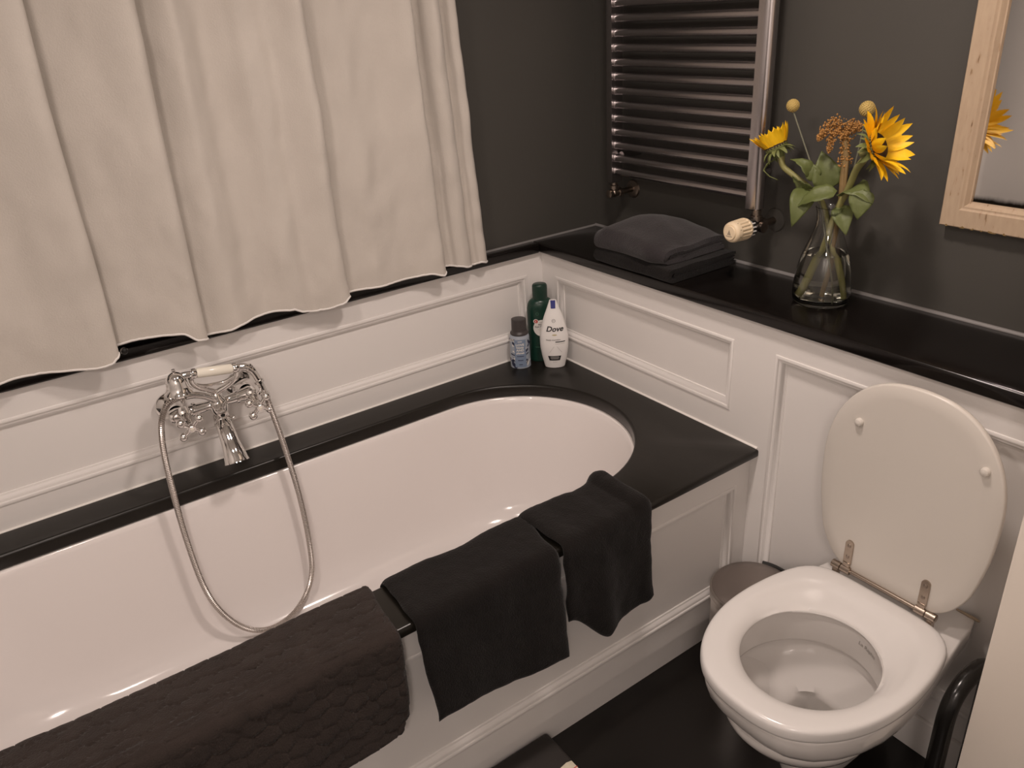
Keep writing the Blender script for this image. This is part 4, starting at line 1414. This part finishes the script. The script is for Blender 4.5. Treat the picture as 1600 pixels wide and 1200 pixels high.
def sunflower(label, c, nrm, stem_pts, disc_r, n_pet, pl_, angle_fn, seed, cup, stem_r, grp):
    t = thing('sunflower', label, 'flower', (VX, VY, ZS + .02), grp)
    Hm = head_matrix(c, nrm)
    r = random.Random(seed)
    dm = lathe([(disc_r * .99, -.002), (disc_r, .003), (disc_r * .86, .0065), (disc_r * .5, .0075), (0, .006)], (0, 0, 0), n=28)
    place('disc', raw_mesh('disc', dm, M['disc'], 60), t, Hm)
    bk = lathe([(stem_r * 1.1, -.026), (stem_r * 1.5, -.019), (disc_r * .72, -.011), (disc_r * .98, -.005), (disc_r * 1.0, .001)], (0, 0, 0), n=24)
    place('receptacle', raw_mesh('receptacle', bk, M['sepal'], 60), t, Hm)
    ms = [petal_mesh('petal', pl_, pl_ * w_, cup + e, tp, M['petal']) for w_, e, tp in ((.36, 0, -.12), (.42, .10, -.25), (.33, -.06, .05))]
    for layer in range(2):
        for i in range(n_pet):
            a = 2 * PI * (i + .5 * layer + r.uniform(-.22, .22)) / n_pet
            el = angle_fn(a, layer) + r.uniform(-.10, .10)
            sc_ = r.uniform(.86, 1.08) * (1 if layer == 0 else .93)
            mw = Hm @ Matrix.Rotation(a, 4, 'Z') @ Matrix.Translation((disc_r * .86, 0, -.001 - .002 * layer)) @ Matrix.Rotation(-el, 4, 'Y') @ Matrix.Rotation(r.uniform(-.3, .3), 4, 'X') @ Matrix.Scale(sc_, 4)
            place('petal', ms[r.randrange(3)], t, mw)
    mse = petal_mesh('sepal', .021, .0100, -.25, -.5, M['sepal'])
    for layer in range(2):
        for i in range(11):
            a = 2 * PI * (i + .5 * layer + r.uniform(-.2, .2)) / 11
            mw = Hm @ Matrix.Rotation(a, 4, 'Z') @ Matrix.Translation((disc_r * .80, 0, -.006 - .003 * layer)) @ Matrix.Rotation(-(.15 - .45 * layer + r.uniform(-.3, .2)), 4, 'Y') @ Matrix.Scale(r.uniform(.7, 1.1), 4)
            place('sepal', mse, t, mw)
    c = Vector(c)
    n_ = Vector(nrm).normalized()
    obj('stem', tube([c - n_ * .018, c - n_ * .030] + stem_pts, [stem_r * 1.25, stem_r * 1.05, stem_r, stem_r * .95, stem_r * .9], 12, 5), M['stem'], t, smooth=60)
    return t


FG = None
Vb = ZS + .0125
# large sunflower facing the room on the right
sr = sunflower('larger open sunflower with dark centre, on the right of the vase', (.050, -.990, 1.2465), (.10, -.90, .42),
               [(.085, -.945, 1.216), (.112, -.913, 1.185), (.130, -.888, 1.138), (.134, -.866, 1.092), (.130, -.846, 1.005), (.122, -.829, .925), (.118, -.822, Vb)], .0260, 19, .055,
               lambda a, l: .62 + (.22 if l == 0 else -.30) - .40 * math.cos(a - .4) * 0, 3, .10, .0068, FG)
leaf(sr, (.136, -.880, 1.128), (.108, -.960, 1.1250), .066, (-.45, -.25, .85), droop=.30, fold=.10)
leaf(sr, (.112, -.935, 1.150), (.098, -.938, 1.092), .052, (-.9, -.45, .15), droop=.10, fold=.15)
leaf(sr, (.135, -.872, 1.105), (.118, -.905, 1.050), .046, (-.75, -.6, .2), droop=.12, fold=.2)
# small sunflower seen from the side on the left
sl_ = sunflower('smaller half-closed sunflower seen from the side, on the left of the vase', (.117, -.714, 1.2120), (-.16, .42, .90),
                [(.121, -.729, 1.178), (.124, -.737, 1.166), (.130, -.770, 1.146), (.135, -.811, 1.120), (.136, -.838, 1.087), (.140, -.868, .994), (.142, -.890, .920), (.140, -.895, Vb + .002)], .0250, 21, .045,
                lambda a, l: 1.18 + .16 * l, 8, .04, .0062, FG)
leaf(sl_, (.128, -.792, 1.132), (.082, -.797, 1.056), .055, (-.75, -.55, .30), droop=.22, fold=.12)
leaf(sl_, (.120, -.872, 1.137), (.088, -.800, 1.098), .043, (-.45, -.45, .8), droop=.16, fold=.18)
leaf(sl_, (.150, -.832, 1.130), (.152, -.803, 1.206), .066, (-.75, -.65, .1), droop=.10, fold=.22)
leaf(sl_, (.134, -.806, 1.126), (.112, -.765, 1.155), .040, (-.6, -.4, -.7), droop=.10, fold=.25)
leaf(sl_, (.132, -.800, 1.150), (.112, -.757, 1.190), .034, (-.4, -.8, .5), droop=.34, fold=.2)
leaf(sl_, (.132, -.812, 1.150), (.128, -.782, 1.185), .036, (-.7, -.7, .1), droop=.16, fold=.3)
leaf(sl_, (.118, -.722, 1.190), (.098, -.740, 1.146), .010, (-.3, .9, .2), droop=.55, fold=.3, m='sepal')


def billy(label, c, r, pts, sr_, seed):
    t = thing('billy_button_flower', label, 'flower', (VX, VY, ZS + .02))
    rr = random.Random(seed)
    mb = MB().add(ball(c, r * .95, 20))
    me_pts = 170
    for i in range(me_pts):
        zz = 1 - 2 * (i + .5) / me_pts
        a = i * 2.39996
        q_ = math.sqrt(1 - zz * zz)
        p = Vector(c) + Vector((q_ * math.cos(a), q_ * math.sin(a), zz)) * r * .97
        s_ = r * .105
        mb.add(([p + Vector(v) * s_ for v in ((1, 0, 0), (-1, 0, 0), (0, 1, 0), (0, -1, 0), (0, 0, 1), (0, 0, -1))], [(0, 2, 4), (2, 1, 4), (1, 3, 4), (3, 0, 4), (2, 0, 5), (1, 2, 5), (3, 1, 5), (0, 3, 5)]))
    h = obj('flower_head', mb, M['ball'], t, smooth=60)
    obj('stem', tube(pts, sr_, 8, 5), M['stem_thin'], t, smooth=60)


billy('round yellow billy button on a thin stem above the smaller sunflower', (.130, -.7376, 1.2960), .0132,
      [(.130, -.7395, 1.286), (.130, -.7424, 1.280), (.130, -.7711, 1.227), (.130, -.7977, 1.1768), (.130, -.8244, 1.113), (.123, -.850, 1.050), (.112, -.880, .975), (.104, -.897, .930), (.100, -.903, Vb)], .0017, 1)
billy('round yellow billy button peeking up behind the larger sunflower', (.150, -.8963, 1.2965), .0148,
      [(.150, -.8958, 1.286), (.150, -.8948, 1.276), (.150, -.8843, 1.1836), (.138, -.8723, 1.1048), (.135, -.858, .995), (.150, -.845, Vb)], .0017, 2)

am = thing('amaranth_stem', 'drooping brown amaranth flower between the two sunflowers', 'flower', (VX, VY, ZS + .02))
obj('stem', MB().add(tube([(.145, -.846, Vb), (.140, -.862, 1.00), (.136, -.872, 1.10), (.145, -.8664, 1.1562), (.150, -.862, 1.2069), (.150, -.8535, 1.2505)], [.0035, .0045, .0062, .0080, .0075, .0050], 10, 5)).add(
    tube([(.140, -.876, 1.13), (.142, -.872, 1.17), (.148, -.868, 1.20)], [.003, .004, .003], 8, 4)), M['seed_stem'], am, smooth=60)
ra = random.Random(21)
sd = MB()
TETRA = [(1, 1, 1), (1, -1, -1), (-1, 1, -1), (-1, -1, 1)]
ICO = [(1, 0, 0), (-1, 0, 0), (0, 1, 0), (0, -1, 0), (0, 0, 1), (0, 0, -1)]
ICF = [(0, 2, 4), (2, 1, 4), (1, 3, 4), (3, 0, 4), (2, 0, 5), (1, 2, 5), (3, 1, 5), (0, 3, 5)]
tails = [([(.150, -.853, 1.245), (.142, -.843, 1.268), (.126, -.832, 1.262), (.115, -.8245, 1.247), (.111, -.8215, 1.238)], .0165, 300),
         ([(.148, -.852, 1.250), (.135, -.840, 1.252), (.127, -.839, 1.232), (.124, -.8395, 1.212)], .0125, 200),
         ([(.150, -.858, 1.235), (.150, -.866, 1.260), (.150, -.878, 1.262), (.148, -.888, 1.258)], .0180, 280),
         ([(.150, -.862, 1.190), (.150, -.859, 1.215), (.148, -.855, 1.245)], .0150, 200)]
for pts, rad_, cnt in tails:
    SPt = smooth_path(pts, 10)
    for i in range(cnt):
        t_ = ra.random()
        k_ = min(int(t_ * (len(SPt) - 1)), len(SPt) - 2)
        p = SPt[k_] + (SPt[k_ + 1] - SPt[k_]) * (t_ * (len(SPt) - 1) - k_)
        rr_ = rad_ * (1 - .72 * t_ ** 2) * math.sqrt(ra.random())
        dv_ = Vector((ra.gauss(0, 1), ra.gauss(0, 1), ra.gauss(0, 1))).normalized() * rr_
        s_ = ra.uniform(.0017, .0031)
        R_ = Matrix.Rotation(ra.uniform(0, 6.28), 3, dv_ + Vector((0, 0, 1e-6)))
        sd.add(([p + dv_ + R_ @ (Vector(q_) * s_) for q_ in ICO], ICF))
so_ = obj('seed_head', sd, M['seed'], am, smooth=50)
so_['kind'] = 'stuff'

# ------------------------------------------------------------------ old framed mirror
MY0, MZ0, MW = -1.0465, 1.0805, 0.050
MY1, MZ1 = -1.440, 1.98
mi = thing('framed_mirror', 'old mirror in a chipped cream wooden frame on the dark wall', 'mirror', (.215, -1.245, MZ0))
MP = [(0, 0.0), (0, .024), (.002, .0265), (.034, .0265), (.036, .0245), (.0375, .0235), (.041, .0235), (.0425, .0215), (.0465, .0160), (.0490, .0150), (.050, .0100)]


def rail(a, b, inward):
    """one mitred frame piece: a, b are outer corners (y, z)"""
    a, b, inward = Vector(a), Vector(b), Vector(inward)
    dd = (b - a).normalized()
    r0, r1 = [], []
    for w, h in MP:
        for (lst, p, s) in ((r0, a, 1), (r1, b, -1)):
            q_ = p + inward * w + dd * w * s
            lst.append((DB - .001 - h, q_.x, q_.y))
    for (lst, p, s) in ((r0, a, 1), (r1, b, -1)):
        q_ = p + inward * MW + dd * MW * s
        lst.append((DB - .001, q_.x, q_.y))
    n = 9
    rr = [[tuple(Vector(x) + (Vector(y) - Vector(x)) * (k / n)) for x, y in zip(r0, r1)] for k in range(n + 1)]
    return loft(rr, True, True, True)


obj('frame_rail', rail((MY0, MZ1), (MY0, MZ0), (-1, 0)), M['frame'], mi, smooth=30)
obj('frame_rail', rail((MY0, MZ0), (MY1, MZ0), (0, 1)), M['frame'], mi, smooth=30)
obj('frame_rail', rail((MY1, MZ0), (MY1, MZ1), (1, 0)), M['frame'], mi, smooth=30)
obj('frame_rail', rail((MY1, MZ1), (MY0, MZ1), (0, -1)), M['frame'], mi, smooth=30)
obj('mirror_glass', box(DB - .0115, DB - .003, MY1 + MW - .002, MY0 - MW + .002, MZ0 + MW - .002, MZ1 - MW + .002), M['mirror'], mi, smooth=0)
for i, (y, w) in enumerate(((-1.062, .006), (-1.092, .012), (-1.112, .008), (-1.130, .005), (-1.150, .016), (-1.172, .007))):
    obj('paint_chip', loft([[(DB - .0278 - h, y + w * c / 2 * (1 + .2 * math.sin(5 * c + i)), MZ0 + .0032 * (1 + s) * .5 * (1 + .6 * math.cos(3 * c + i)) - .0002) for c, s in [(math.cos(2 * PI * j / 10), math.sin(2 * PI * j / 10)) for j in range(10)]] for h in (0, .0003)], True, True, True), M['seed_stem'], mi, smooth=0)

# ------------------------------------------------------------------ ceiling lamps and the added rear fill lamp
for (lx, ly, lz, lr, le), lab in zip(LAMPS, ('round hanging lamp above the toilet side of the bath edge', 'round hanging lamp above the tap side of the bath edge', 'added round fill lamp near the rear wall')):
    cl = thing('ceiling_lamp', lab, 'lamp', (lx, ly, lz))
    obj('stem', MB().add(lathe([(.009, lz + .018), (.009, ZC - .012), (.045, ZC - .010), (.045, ZC + .001)], (lx, ly, 0), n=24)), M['chrome'], cl)
    LZ = lz + .014
    obj('rim', lathe([(lr + .004, -.001), (lr + .022, -.001), (lr + .022, .008), (lr, .014), (0, .016)], (lx, ly, LZ - .010), n=40, cap0=False, cap1=False), M['white_paint'], cl)
    obj('diffuser', lathe([(lr + .006, -.004), (0, -.0045)], (lx, ly, LZ), n=40), M['lamp_glow'], cl)
